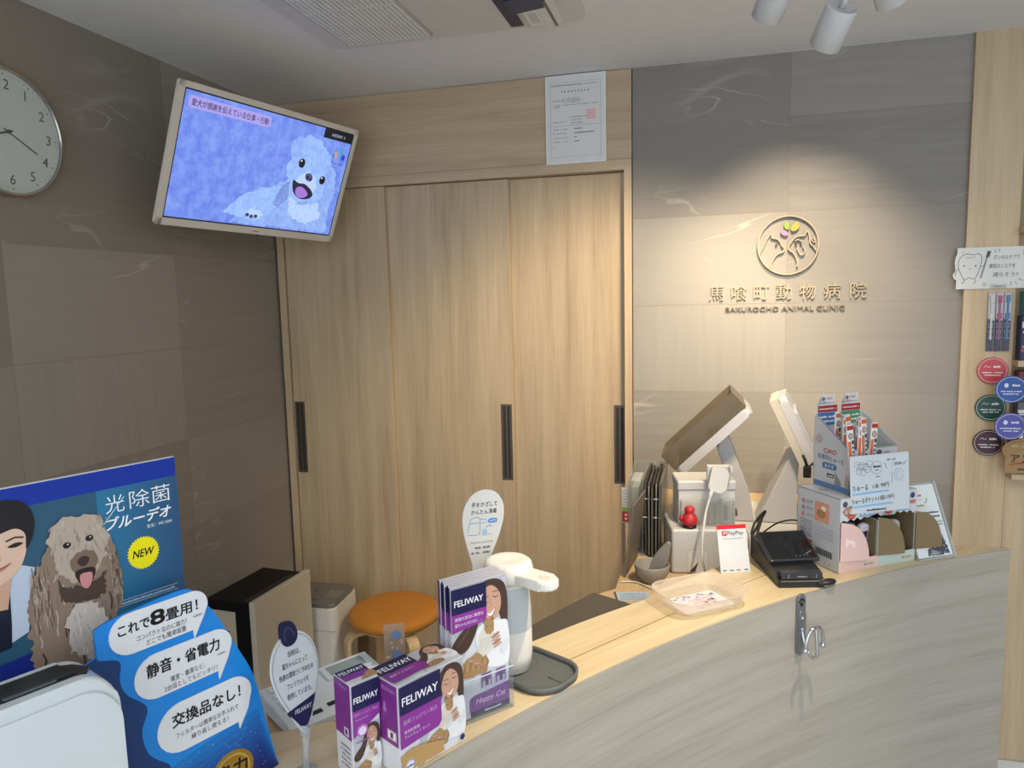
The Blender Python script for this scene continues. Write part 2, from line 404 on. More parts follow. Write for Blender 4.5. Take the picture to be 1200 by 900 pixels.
# ------------------------------------------------------------------ reception counter
CC = Vector((3.8908, -3.1830)); CR = 2.9759
def arc(r, x0=None, n=60, a0=None, a1=None):
    return [(CC.x + r*math.cos(a0+(a1-a0)*i/n), CC.y + r*math.sin(a0+(a1-a0)*i/n)) for i in range(n+1)]
aR = math.atan2(-.613-CC.y, 2.375-CC.x); aL = math.atan2(-3.0-CC.y, CC.x-CC.x-2.97)
if aL < 0: aL += 2*PI
def ang_at(x, y): return math.atan2(y-CC.y, x-CC.x) % (2*PI)
t = thing('reception_counter', 'long curved reception counter with grey ash front and light oak top', 'counter', (0, 0, 0))
front = arc(CR, a0=aR, a1=aL, n=80)
# front panel: a curved sheet with its grain running along the curve
b = MB(); n = len(front); inn = arc(CR+.004, a0=aR, a1=aL, n=80); vs = []; fs = []; uvs = []
z0, z1 = .0, .9995
acc = [0]
for i in range(1, n): acc.append(acc[-1] + (Vector(front[i])-Vector(front[i-1])).length)
for (x, y), (x2, y2) in zip(front, inn): vs += [(x, y, z0), (x, y, z1), (x2, y2, z1), (x2, y2, z0)]
for i in range(n-1):
    for q in range(4):
        fs.append((4*i+q, 4*i+4+q, 4*i+4+(q+1) % 4, 4*i+(q+1) % 4))
        zz = [(z0, z1), (z1, z1+.004), (z1, z0), (z0, z0)][q]
        uvs.append([(acc[i], zz[0]), (acc[i+1], zz[0]), (acc[i+1], zz[1]), (acc[i], zz[1])])
fs += [(0, 1, 2, 3), (4*n-1, 4*n-2, 4*n-3, 4*n-4)]; uvs += [[(0, 0)]*4]*2
b.add(vs, fs, ASH, uvs=uvs); b.build('front_panel', t)
back = [(2.365, -.611), (1.90, -.611), (1.757, -.775), (1.747, -.80), (1.60, -.995), (1.545, -1.075)]
a2 = ang_at(1.352, -1.338); a3 = ang_at(1.16, -1.62)
back += arc(CR+.165, a0=ang_at(1.53, -1.10), a1=a3, n=14) + [(1.04, -1.705), (.93, -1.80), (.80, -2.1), (.70, -3.0)]
top_f = arc(CR+.0043, a0=aR, a1=aL, n=80)
poly = top_f + back[::-1]
b = MB(); bm = bmesh.new()
lo = [bm.verts.new((x, y, .968)) for x, y in poly]; hi = [bm.verts.new((x, y, 1.0)) for x, y in poly]
bm.faces.new(hi); bm.faces.new(lo[::-1])
for i in range(len(poly)): bm.faces.new((lo[i], lo[(i+1) % len(poly)], hi[(i+1) % len(poly)], hi[i]))
bmesh.ops.recalc_face_normals(bm, faces=bm.faces[:]); bmesh.ops.triangulate(bm, faces=[f for f in bm.faces if len(f.verts) > 4])
bm.verts.index_update(); gd = Vector((.62, .785)).normalized(); gn = Vector((-gd.y, gd.x)); fs = []; uvs = []
for f in bm.faces:
    fs.append([v.index for v in f.verts]); uvs.append([(v.co.x*gd.x+v.co.y*gd.y, v.co.x*gn.x+v.co.y*gn.y+v.co.z) for v in f.verts])
b.add([v.co.copy() for v in bm.verts], fs, OAK_TOP, uvs=uvs); bm.free()
# thin top edge of the front panel, and the straight joint between the two boards of the top
SEAM = [(1.300, -1.583), (1.423, -1.400), (1.584, -1.179), (1.742, -.972), (1.80, -.90)]
b.stroke(SEAM, .0016, C('5a4630', .7), Tp(0, 0, 1.0), 1)
b.build('countertop', t)
e = MB(); x, y = front[0]; e.box(2.363, 2.377, -.618, -.604, 0, .9995, OAK_V); e.build('edge_strip', t)

desk = [(1.456, -.003), (1.456, -.938), (1.405, -.989), (1.309, -1.177), (1.20, -1.385), (1.07, -1.47), (.885, -1.50), (.965, -1.617), (1.06, -1.712), (1.16, -1.66), (1.37, -1.34), (1.60, -1.02), (1.80, -.66), (2.10, -.62), (2.10, -.003)]
t = thing('staff_desk', 'light oak work surface behind the counter, carrying the printer and phone', 'desk', (0, 0, 0))
b = MB(); b.prism(desk, .918, .950, OAK_DESK, bev=.0015); b.build('desktop', t)
for x0, x1, y0, y1 in ((1.47, 1.49, -.85, -.02), (2.06, 2.08, -.58, -.02), (1.0, 1.02, -1.64, -1.52), (1.20, 1.22, -1.57, -1.41)):
    b = MB(); b.box(x0, x1, y0, y1, 0, .918, OAK_V); b.build('support_panel', t)
b = MB(); b.box(1.49, 2.06, -.05, -.03, .3, .918, OAK_H); b.build('back_panel', t)

# chrome leash hook screwed to the counter front
HA = ang_at(1.858, -1.02); hp = Vector((CC.x + CR*math.cos(HA), CC.y + CR*math.sin(HA)))
DK = C('8d8f93', .28, .7, .05)
t = thing('leash_hook', 'chrome double leash hook with paw plate screwed to the grey counter front', 'hook', (hp.x, hp.y, .870), HA - PI/2)
b = MB(); M = Fr(0, -.0004, 0)
b.prism(rrect(-.0125, .0125, 0, .135, .0124, 8), 0, .005, DK, M, bev=.0015)
b.prism(rrect(-.0105, .0105, .004, .100, .010, 8), .005, .0085, DK, M, bev=.0015)
b.build('back_plate', t)
b = MB()
for (x, z, r) in ((0, .112, .004), (-.006, .119, .0022), (-.002, .123, .0022), (.003, .123, .0022), (.007, .118, .0022)):
    b.prism(ellipse(x, z, r, r, 12), .005, .0062, BLACK, M)
b.build('paw_cutout', t)
b = MB()
for z in (.083, .058): b.ell((0, -.0095, z), (.0045, .003, .0045), CHROME)
b.build('screw', t)
for sgn in (-1, 1):
    b = MB(); pts = smooth([(0, -.042, .074), (sgn*.010, -.042, .074), (sgn*.020, -.041, .064), (sgn*.0255, -.040, .046), (sgn*.0265, -.039, .030)], False, 5)
    b.tube(pts, .0037, CHROME, 10); b.ell(pts[-1], (.0060,)*3, CHROME); b.build('arm', t)
b = MB(); b.tube(smooth([(0, -.007, .060), (0, -.014, .034), (0, -.026, .012), (0, -.040, .008), (0, -.047, .022), (0, -.045, .050), (0, -.042, .074)], False, 6), .0037, CHROME, 10); b.build('lower_ring', t)

# ------------------------------------------------------------------ ceiling fittings
t = thing('ceiling_air_conditioner', 'white ceiling air conditioner panel with slatted intake grille', 'air conditioner', (0, 0, 0))
b = MB(); PL = C('d6d6d4', .45)
b.prism(rrect(.585, 1.335, -1.75, -.530, .03), H-.018, H-.0005, PL, bev=.006)
b.build('panel', t)
g = MB(); g.prism(rrect(.640, .905, -1.70, -.560, .012), H-.0215, H-.0185, C('b4b6b5', .5))
g.build('intake_frame', t)
g = MB()
n = 19
for i in range(n):
    x = .652 + (.893-.652)*i/(n-1); g.box(x-.0042, x+.0042, -1.69, -.572, H-.0238, H-.0212, WHITE)
g.build('intake_slats', t)
g = MB()
for j in range(5): y = -.572 - j*.12; g.box(.648, .897, y-.003, y+.003, H-.0250, H-.0236, WHITE2)
g.build('cross_bars', t)
g = MB(); g.box(1.130, 1.165, -1.70, -.552, H-.0205, H-.0183, C('1c2a4a', .4)); g.build('outlet_slot', t)
fl = MB(); Mf = Tp(0, 0, 0)
prof = [(1.166, H-.0185), (1.19, H-.030), (1.235, H-.036), (1.262, H-.030), (1.276, H-.0185)]
vs = [(x, y, z) for y in (-1.68, -.556) for x, z in prof]; k = len(prof)
fl.add(vs, [(i, i+1, k+i+1, k+i) for i in range(k-1)] + [tuple(range(k))[::-1], tuple(range(k, 2*k))], WHITE2, smooth=False)
fl.box(1.255, 1.262, -1.68, -.555, H-.033, H-.0285, C('6a6d70', .4)); fl = fl.build('outlet_flap', t)
st = MB(); st.box(1.196, 1.232, -.70, -.585, H-.0372, H-.0342, WHITE); st.box(1.203, 1.226, -.675, -.61, H-.0378, H-.0371, C('c9c9c6', .5)); st.build('sticker', fl)
g = MB(); g.prism([(1.175, -.80), (1.262, -.83), (1.262, -.735), (1.175, -.715)], H-.050, H-.034, C('22345c', .4)); g.build('louvre', t)

for i, ((pos, aim, en, cone, blend), lab, grp) in enumerate(zip(SPOTS, (
        'white spotlight in the middle of the three, aimed at the logo wall',
        'white spotlight left of the middle one, aimed at the cupboard',
        'white spotlight right of the middle one, aimed down at the counter'), (None,)*3)):
    d = (Vector(aim)-Vector(pos)).normalized(); q = d.to_track_quat('Z', 'Y')
    t = thing('spotlight', lab, 'lamp', pos, group='spotlights on the ceiling')
    M = q.to_matrix().to_4x4()
    SH = C('c6c8ca', .4)
    b = MB(); L = .078; r = .0300
    b.lathe([(.0, .004), (r*.86, .004), (r*.9, .0), (r-.0008, .0), (r, .0012), (r, L-.001), (r-.001, L), (r-.003, L), (r-.003, L-.02), (0, L-.022)], SH, 40, M)
    b.build('housing', t)
    b = MB(); p0 = Vector((0, 0, .006)); 
    b.tube([M @ Vector((0, 0, .0045)), M @ Vector((0, 0, -.014)), M @ Vector((0, 0, -.014)) + Vector((0, 0, .03)), Vector((0, 0, H-.012-pos[2])) + (M @ Vector((0, 0, -.014)))*1.0 - Vector((0, 0, (M @ Vector((0, 0, -.014))).z))], .0065, SH, 12)
    b.build('stem', t)
    b = MB(); c = M @ Vector((0, 0, -.014)); b.lathe([(.026, H-.014-pos[2]), (.026, H-.0005-pos[2])], SH, 32, Tp(c.x, c.y, 0)); b.build('canopy', t)
    b = MB(); b.lathe([(.0, L-.0212), (r*.8, L-.0212)], EMIT('fff0d8', 6), 24, M); b.build('lens', t)
    o = lamp('spot_beam', 'SPOT', Vector(pos)+d*(L+.004), aim, en, WARM, spot_size=R(cone), spot_blend=blend, shadow_soft_size=.02)

# ------------------------------------------------------------------ wall clock and television
t = thing('wall_clock', 'round white wall clock with thin metal rim high on the left stone wall', 'clock', (0, -1.155, 2.064), PI/2)
b = MB(); M = Fr(0, -.001, 0); RIM = C('b9b4aa', .2, .9)
b.lathe([(.146, 0), (.150, .004), (.151, .030), (.149, .034), (.1455, .034), (.1445, .028)], RIM, 64, M, caps=False); b.build('rim', t)
b = MB(); b.lathe([(.1450, .0265), (0, .0266)], C('d3d8d6', .5), 64, M, caps=False)
Mf = Fr(0, -.0278, 0); K = INK('6e6a64')
for h in range(12):
    a = PI/2 - h*PI/6; s = str(12 if h == 0 else h); r = .112
    b.text(s, .034, K, Mf, r*math.cos(a), r*math.sin(a)-.012, 1, 'c', .006, .1)
for m_ in range(60):
    a = m_*PI/30; r = .134
    b.flat(ellipse(r*math.cos(a), r*math.sin(a), .0011 if m_ % 5 else .002, .0011 if m_ % 5 else .002, 8), K, Mf, 1)
b.build('dial', t)
b = MB(); b.stroke([(-.012, .006), (.075, -.040)], .0035, K, Mf, 4); b.build('minute_hand', t)
b = MB(); b.stroke([(.012, .004), (-.058, -.020)], .005, K, Mf, 6); b.build('hour_hand', t)
b = MB(); b.lathe([(0, .0285), (.005, .0285), (.005, .030), (0, .0305)], K, 16, M); b.build('hub', t)
b = MB(); b.lathe([(0, .0326), (.1455, .0325)], CLEAR('f4f8f8', .0, .03), 48, M, caps=False); b.build('glass', t)

tr = Euler((.388, .024, 1.278), 'YXZ').to_matrix().to_euler('XYZ')
t = thing('television', 'white framed flat television showing a fluffy dog, tilted down in the room corner', 'television', (.303, -.5, 2.052), rot=tr)
TW, TH = .69, .405
b = MB(); M = Fr(0, 0, 0); FRM = C('d9d3c8', .38)
o_ = rrect(-TW/2, TW/2, -TH/2, TH/2, .008, 4)
b.prism(rrect(-TW/2, TW/2, -TH/2, TH/2, .008, 4), -.013, -.001, FRM, M, bev=.003)
for (x0, x1, y0, y1) in ((-TW/2, TW/2, TH/2-.0175, TH/2), (-TW/2, TW/2, -TH/2, -TH/2+.0225), (-TW/2, -TW/2+.0195, -TH/2, TH/2), (TW/2-.0165, TW/2, -TH/2, TH/2)):
    b.box(x0, x1, -.0045, .001, y0, y1, FRM, bev=.0016)
dashes(b, -.012, .014, -TH/2+.009, .004, INK('7d776c'), Fr(0, -.0046, 0), 1, 3, 1)
b.build('bezel', t)
b = MB(); b.box(-.14, .14, .0128, .062, -.12, .12, C('2a2a2c', .6), bev=.006); b.build('rear_housing', t)
sx0, sx1, sy0, sy1 = -TW/2+.0195, TW/2-.0165, -TH/2+.0225, TH/2-.0175
b = MB(); Ms = Fr(0, -.0016, 0); SW, SH_ = sx1-sx0, sy1-sy0
b.rect(sx0, sx1, sy0, sy1, BLACK, Ms, 0)
b.rect(sx0+.004, sx1-.004, sy0+.004, sy1-.004, EMIT('6a84ee', .95, ('86a6fb', 26)), Ms, 1)
def S(u, v): return (sx0+u*SW, sy0+v*SH_)
def SP(pts): return [S(*q) for q in pts]
F1, F2, F3, F4 = EMIT('88a9f6', .95, ('9ec0ff', 30)), EMIT('a3c6ff', 1.0, ('8db4fb', 34)), EMIT('7391e6', .9, ('88a8f2', 40)), EMIT('b8d4ff', 1.0)
b.flat(fur(SP([(.34, .02), (.42, .20), (.50, .36), (.62, .46), (.80, .50), (.94, .40), (.97, .02)]), .010, .010, 3), F1, Ms, 2)
b.flat(fur(SP([(.30, .10), (.36, .24), (.48, .36), (.60, .40), (.60, .20), (.50, .04)]), .008, .008, 4), F2, Ms, 3)
b.flat(fur(SP([(.63, .70), (.655, .84), (.70, .90), (.80, .86), (.88, .74), (.915, .56), (.90, .38), (.83, .30), (.72, .28), (.645, .40), (.60, .56)]), .010, .008, 5), F2, Ms, 4)
b.flat(fur(SP([(.62, .66), (.60, .80), (.66, .88), (.70, .80), (.66, .64)]), .008, .006, 6), F1, Ms, 5)
b.flat(fur(SP([(.86, .70), (.93, .62), (.965, .44), (.93, .26), (.88, .36)]), .008, .006, 7), F1, Ms, 5)
b.flat(fur(SP([(.66, .34), (.74, .26), (.86, .30), (.90, .16), (.80, .08), (.68, .14)]), .010, .008, 8), F4, Ms, 5)
b.flat(fur(SP([(.60, .40), (.645, .46), (.655, .30), (.61, .20), (.57, .24)]), .004, .006, 9), F3, Ms, 5)
rf = random.Random(21)
for i in range(240):
    a = rf.random()*2*PI; rr = math.sqrt(rf.random()); u = .775+.125*rr*math.cos(a); v = .58+.27*rr*math.sin(a)
    if i % 3 == 0: u, v = .42+.5*rf.random(), .06+.30*rf.random()
    if abs(u-.745) < .075 and abs(v-.47) < .12: continue
    x, y = S(u, v); l = .010+.012*rf.random(); dx, dy = (u-.76)*.12+(rf.random()-.5)*.006, -l
    if v < .33 and u < .64: dx, dy = -l, -.35*l
    b.stroke([(x, y), (x+dx*.5, y+dy*.55), (x+dx*1.3, y+dy)], .0011, (F1, F4, F2, F3)[i % 4] if i % 5 else F3, Ms, 5.3)
DKN = EMIT('2c2c58', .6); EYE = EMIT('10102c', .35); LGT = EMIT('d9e6ff', 1.0)
for (u, v, r) in ((.695, .635, .022), (.853, .520, .021)):
    b.flat(ellipse(*S(u, v), r*.62, r*.70), DKN, Ms, 6); b.flat(ellipse(*S(u, v), r*.52, r*.60), EYE, Ms, 7); b.flat(ellipse(*S(u-.006, v+.02), .003, .0035), LGT, Ms, 8)
b.flat(fur(SP([(.70, .52), (.75, .58), (.80, .54), (.83, .44), (.80, .36), (.70, .36), (.665, .44)]), .003, .006, 11), F4, Ms, 6)
b.flat(smooth(SP([(.735, .545), (.765, .56), (.785, .525), (.775, .49), (.745, .495)])), EMIT('5a5fa0', .7), Ms, 8)
b.flat(ellipse(*S(.750, .52), .005, .006), EYE, Ms, 9); b.flat(ellipse(*S(.772, .508), .004, .005), EYE, Ms, 9)
b.flat(smooth(SP([(.665, .475), (.70, .455), (.745, .455), (.79, .415), (.81, .37), (.79, .33), (.735, .315), (.69, .35), (.668, .41)])), EMIT('2a2350', .55), Ms, 9)
b.flat(smooth(SP([(.695, .41), (.73, .425), (.775, .375), (.76, .335), (.72, .325), (.695, .36)])), EMIT('a77be0', .95), Ms, 10)
b.flat(fur(SP([(.42, .125), (.45, .165), (.50, .16), (.53, .12), (.50, .08), (.45, .085)]), .004, .006, 12), F4, Ms, 6)
for (u, v) in ((.435, .105), (.46, .095), (.485, .10)): b.flat(ellipse(*S(u, v), .007, .006), EMIT('4a4a86', .6), Ms, 7)
# caption strip, clock strip and channel emblem on the programme
b.flat(rrect(*[S(.025, 0)[0], S(.46, 0)[0], S(0, .865)[1], S(0, .955)[1]], .010), EMIT('b0a4f2', .95), Ms, 3)
b.text('愛犬が感謝を伝えている仕事・行動', .0205, EMIT('1a1440', .3), Ms, *S(.04, .888), 5, 'l', .012, width=SW*.405)
b.rect(S(.795, 0)[0], sx1-.004, S(0, .905)[1], sy1-.004, EMIT('0a1626', .5), Ms, 4)
b.text('HOW! 1', .015, EMIT('c9d6ee', .9), Ms, *S(.893, .931), 6, 'c', 0, 0, width=.058)
for (u, v, rx, ry, c) in ((.905, .775, .006, .011, 'e0b070'), (.925, .79, .006, .017, '8a9cf0'), (.94, .80, .008, .020, '40a8e0'), (.957, .765, .009, .011, '4a34d0'), (.89, .765, .004, .008, '3f8a9a')):
    b.flat(ellipse(*S(u, v), rx, ry), EMIT(c, .9), Ms, 6)
b.text('チャンネル', .011, EMIT('1a1a50', .4), Ms, *S(.925, .685), 6, 'c', .015)
b.build('screen', t)
b = MB(); b.lathe([(.004, 0), (.004, .006)], BLACK, 12, Tp(.02, .004, -TH/2-.005)); b.build('sensor', t)
inv = (Matrix.Translation((.303, -.5, 2.052)) @ tr.to_matrix().to_4x4()).inverted()
b = MB(); c0 = inv @ Vector((.10, -.46, 2.12)); c1 = inv @ Vector((.0015, -.42, 2.12))
b.tube([(0, .06, .02), (0, .10, .02), c0, c1], .016, C('3a3a3c', .5), 10); b.build('wall_arm', t)

# ------------------------------------------------------------------ certificate and clinic sign on the back wall
cert = MB(); M = Fr(1.2115, -.0085, 2.2475); PAP = C('dfe2e2', .6); T1 = INK('565a60')
cert.box(1.1065, 1.3165, -.0165, -.0125, 2.099, 2.396, C('eceff0', .5))
M = Fr(1.1065, -.0165, 2.099)
cert.rect(.004, .206, .004, .293, PAP, M, 1)
cert.stroke([(.018, .024), (.192, .024), (.192, .272), (.018, .272)], .0012, INK('9aa0a6'), M, 2, True)
dashes(cert, .02, .13, .262, .003, T1, M, 3, 1, 1); dashes(cert, .135, .18, .262, .0025, INK('8a9096'), M, 3, 2, 1)
for i in range(9): cert.rect(.056+i*.0115, .061+i*.0115, .239, .2445, INK('8b9197'), M, 3)
for y, x0, x1 in ((.217, .058, .12), (.211, .025, .13), (.205, .058, .12), (.196, .03, .185), (.190, .024, .05), (.155, .085, .15), (.145, .085, .13), (.135, .085, .13), (.140, .025, .075)):
    dashes(cert, x0, x1, y, .003, INK('7d838a'), M, 3, int(y*1000), .8)
cert.rect(.024, .188, .1275, .1285, INK('8f959b'), M, 3)
for i, y in enumerate((.115, .101, .087, .073, .058)):
    dashes(cert, .026, .078 if i < 4 else .034, y, .0032, INK('868c92'), M, 3, i+40, .7); dashes(cert, .100, (.128, .170, .108, .118, .1)[i], y, .0035, T1, M, 3, i+50, 1)
cert.rect(.143, .174, .146, .176, INK('e8a9a6'), M, 3)
for i in range(4):
    cert.rect(.145+i*.0075, .1475+i*.0075, .148, .174, INK('f4d6d4'), M, 4); cert.rect(.145, .172, .149+i*.0068, .1505+i*.0068, INK('f4d6d4'), M, 5)
solo(cert, 'certificate', 'white certificate with red seal in a thin frame on the oak header', 'certificate', (0, 0, 0))

SGN = C('a89c86', .5); t = thing('clinic_sign', 'raised round pet emblem and clinic name on the spotlit stone wall', 'sign', (1.9105, -.0008, 1.79))
M = Fr(0, -.004, 0)
b = MB(); ring = [(.0955*math.cos(2*PI*i/72), .0965*math.sin(2*PI*i/72)) for i in range(72)]; inner = [(x*.955, y*.955) for x, y in ring]
vs = []; fs = []
for (x, y), (p, q) in zip(ring, inner): vs += [(x, y, 0), (x, y, .009), (p, q, .009), (p, q, 0)]
for i in range(72):
    j = (i+1) % 72
    for k in range(4): fs.append((4*i+k, 4*j+k, 4*j+(k+1) % 4, 4*i+(k+1) % 4))
b.add(vs, fs, SGN, M); b.build('ring', t)
def raised(name, pts, w, mb=None):
    q = MB(); P = [Vector(p) for p in smooth(pts, False, 6)]; n = len(P); vs = []; fs = []
    for i in range(n):
        d = (P[min(i+1, n-1)]-P[max(i-1, 0)]).normalized(); nn = Vector((-d.y, d.x))*w/2
        for s, z in ((1, 0), (1, .008), (-1, .008), (-1, 0)): vs.append((P[i].x+s*nn.x, P[i].y+s*nn.y, z))
    for i in range(n-1):
        for k in range(4): fs.append((4*i+k, 4*i+4+k, 4*i+4+(k+1) % 4, 4*i+(k+1) % 4))
    fs += [(3, 2, 1, 0), tuple(4*(n-1)+k for k in range(4))]
    q.add(vs, fs, SGN, M); return q.build(name, t)
def lg(x, y): return ((x-592)*.000518, (244-y)*.000545)
raised('dog_outline', [lg(*q) for q in ((422, 292), (450, 235), (470, 195), (492, 168), (496, 196), (525, 204), (545, 222), (556, 245), (572, 262), (560, 285), (535, 292), (512, 315), (495, 350), (492, 378))], .0042)
raised('cat_outline', [lg(*q) for q in ((648, 375), (652, 350), (640, 315), (625, 290), (600, 272), (597, 250), (612, 225), (628, 205), (645, 194), (672, 190), (690, 188), (706, 160), (720, 205), (724, 235), (745, 258), (758, 280))], .0042)
raised('dog_muzzle', [lg(*q) for q in ((648, 262), (655, 280), (668, 302), (685, 300), (694, 276), (682, 255))], .0036)
raised('brow', [lg(*q) for q in ((634, 222), (650, 212), (672, 222))], .0034)
raised('tail', [lg(*q) for q in ((728, 215), (745, 232), (752, 218), (738, 208))], .003)
for (x, y) in ((524, 238), (641, 236), (670, 236)):
    q = MB(); q.prism(ellipse(*lg(x, y), .0036, .0030, 14), 0, .008, C('4a443c', .5), M); q.build('eye', t)
for (x, y, rx, ry, rot, c, nm) in ((583, 130, .0085, .0125, .25, '86a83c', 'green leaf'), (633, 138, .0105, .0165, -.75, 'c69a3a', 'yellow leaf'), (570, 172, .0125, .0085, -.5, 'b77fa2', 'pink leaf')):
    q = MB(); lx, ly = lg(x, y); q.prism([(lx+a*math.cos(rot)-bb*math.sin(rot), ly+a*math.sin(rot)+bb*math.cos(rot)) for a, bb in ellipse(0, 0, rx, ry, 24)], 0, .009, C(c, .5), M, bev=.001)
    q = q.build('leaf', t); q['label'] = nm
xs = [-.228+i*.0762*.985 for i in range(7)]
for ch, px in zip('馬喰町動物病院', (160, 300, 438, 575, 717, 862, 1012)):
    q = MB(); q.text(ch, .0545, SGN, M, (px-592)*.0001917*2.70, -.1725, 0, 'c', .012, depth=.004); q.build('character', t)
x = -.186
q = MB(); q.text('BAKUROCHO ANIMAL CLINIC', .0215, C('6f6656', .5), M, -.0075, -.2150, 0, 'c', 0, width=.372, depth=.003); q.build('latin_lettering', t)  # darker than the characters: shade under the letters put into their colour

# ------------------------------------------------------------------ things on the floor behind the counter
t = thing('air_purifier', 'tall black floor air purifier with glossy champagne front against left wall', 'air purifier', (.262, -.655, 0), R(86))
HP = .682; CH = C('c6bfab', .16, 0, .03, coat=.25)
b = MB(); b.box(.0, .298, .018, .196, .02, HP-.004, C('0b0b0d', .45, spec=.25), bev=.004); b.build('body', t)
b = MB(); b.box(-.004, .302, -.004, .017, .03, HP+.006, CH, bev=.003); b.build('front_panel', t)
b = MB(); b.box(-.0035, .014, .075, .192, .03, HP-.035, C('bfb49c', .4), bev=.002)
b.box(-.0042, -.0030, .10, .16, HP-.20, HP-.10, C('5a554b', .6))
for i in range(7): b.box(-.0052, -.0038, .10, .16, HP-.192+i*.0135, HP-.186+i*.0135, C('a39a86', .5))
b.build('side_grille', t)
b = MB()
for i in range(9): b.rect(.09+i*.009, .097+i*.009, .022, .026, EMIT('3a3cff', 3 if i % 3 else 1.2), Tp(0, 0, HP-.0038), 1)
b.rect(.02, .27, .030, .055, C('1d1d22', .15), Tp(0, 0, HP-.0038), 1)
for i in range(5): b.rect(.12+i*.03, .138+i*.03, .038, .045, INK('2a2a32'), Tp(0, 0, HP-.0038), 2)
b.build('control_strip', t)
b = MB(); b.box(.02, .28, .03, .18, 0, .02, BLACK); b.build('foot', t)

t = thing('dehumidifier', 'white floor dehumidifier with rounded grey top behind the black purifier', 'dehumidifier', (.236, -.218, 0), R(4))
b = MB(); b.prism(rrect(-.112, .112, -.105, .105, .03, 6), .01, .525, C('dcdad2', .4), bev=.006); b.prism(rrect(-.105, .105, -.1, .1, .03, 6), 0, .012, C('55544f', .6)); b.build('body', t)
b = MB(); b.prism(rrect(-.106, .106, -.099, .099, .028, 6), .524, .540, C('74736c', .4), bev=.006)
Mt = Tp(0, 0, .5402)
for i in range(3): b.rect(.04+i*.018, .052+i*.018, -.03, .03, INK('928d80'), Mt, 1)
for x in (-.06, -.02): b.flat(ellipse(x, .02, .006, .006, 14), INK('3a3a38'), Mt, 1)
b.rect(-.05, .03, -.066, -.058, INK('4f4e4a'), Mt, 1); b.build('top_panel', t)
b = MB(); b.box(-.112, .112, -.1062, -.104, .44, .4425, INK('b5b3ab')); b.build('tank_seam', t)

t = thing('stool', 'round bentwood stool with orange padded seat in front of the cupboard', 'stool', (.548, -.218, 0), 0); t.scale = (1, 1, 1.035)
b = MB(); b.lathe([(0, .455), (.150, .455), (.164, .462), (.169, .474), (.166, .487), (.150, .494), (.08, .498), (0, .499)], C('c5832f', .75, bump=.25, bscale=700), 56); b.build('seat', t)
b = MB(); b.lathe([(0, .440), (.135, .440), (.140, .447), (.140, .4545), (0, .4545)], BIRCH, 40); b.build('seat_board', t)
for k in range(4):
    a = PI/4 + k*PI/2; ca, sa = math.cos(a), math.sin(a); b = MB(); path = [(.06, .434), (.145, .434), (.166, .430), (.180, .416), (.1835, .395), (.184, .25), (.186, .0)]
    P = smooth(path, False, 5); vs = []; fs = []
    for i, (r, z) in enumerate(P):
        d = (Vector(P[min(i+1, len(P)-1)])-Vector(P[max(i-1, 0)])).normalized(); nr, nz = -d.y*.0065, d.x*.0065
        for sgn in (1, -1):
            for w in (-.02, .02): vs.append(((r+sgn*nr)*ca - w*sa, (r+sgn*nr)*sa + w*ca, z+sgn*nz))
    for i in range(len(P)-1):
        q, s_ = 4*i, 4*i+4
        fs += [(q, q+1, s_+1, s_), (q+2, s_+2, s_+3, q+3), (q, s_, s_+2, q+2), (q+1, q+3, s_+3, s_+1)]
    fs += [(0, 2, 3, 1), tuple(4*(len(P)-1)+i for i in (0, 1, 3, 2))]
    b.add(vs, fs, BIRCH); b.build('leg', t)
b = MB()
b.lathe([(.172, .150), (.180, .150), (.180, .163), (.172, .163), (.172, .150)], BIRCH, 40, caps=False); b.build('foot_ring', t)

# ------------------------------------------------------------------ left end of the counter: purifier display
YD = R(67); dd = Vector((math.cos(YD), math.sin(YD), 0)); dn = Vector((math.sin(YD), -math.cos(YD), 0))
Q = Vector((1.082, -1.774, 1.0004))
SKIN, SKIN2, HAIRB = INK('d9b9a3'), INK('c69f88'), INK('1c1a1e')
t = thing('poster_display', 'blue cardboard display with a man and a shaggy dog, behind the white purifier', 'advertising display', Q, YD)
b = MB(); M = Fr(0, .0395, -1.0)
NV = C('14308c', .35)
b.box(-.46, -.0855, .040, .046, 0, .449, C('e8eaec', .5)); 
b.rect(-.46, -.0857, 1.0, 1.4485, INK('2e5872', .3), M, 1)
b.rect(-.46, -.0857, 1.4255, 1.4485, INK('10329c', .3), M, 2)
for i in range(18):      # printed blend towards the lighter corner panel
    u0 = -.181 + i*.00535; b.rect(u0, u0+.00545, 1.0, 1.4255, INK('%02x%02x%02x' % (44+i*0, 118-i*2, 158-i*2), .3), M, 2)
b.flat([(-.46, 1.0), (-.46, 1.248), (-.30, 1.258), (-.205, 1.267), (-.214, 1.0)], INK('1b2f86', .3), M, 3)
b.flat([(-.202, 1.266), (-.212, 1.266), (-.212, 1.20), (-.19, 1.20)], INK('565a66', .3), M, 4)
b.flat([(-.46, 1.25), (-.278, 1.28), (-.262, 1.286), (-.250, 1.356), (-.262, 1.362), (-.275, 1.35), (-.31, 1.34), (-.46, 1.33)], INK('b9c7da', .3), M, 4)
b.flat([(-.46, 1.25), (-.279, 1.275), (-.277, 1.30), (-.275, 1.35), (-.295, 1.345), (-.46, 1.30)], INK('111a2e', .3), M, 5)
b.flat([(-.30, 1.32), (-.279, 1.318), (-.272, 1.354), (-.29, 1.36), (-.32, 1.35)], SKIN2, M, 6)
b.flat(smooth([(-.34, 1.40), (-.30, 1.415), (-.262, 1.408), (-.2555, 1.392), (-.257, 1.376), (-.264, 1.360), (-.276, 1.350), (-.292, 1.346), (-.315, 1.355), (-.335, 1.375)]), SKIN, M, 7)
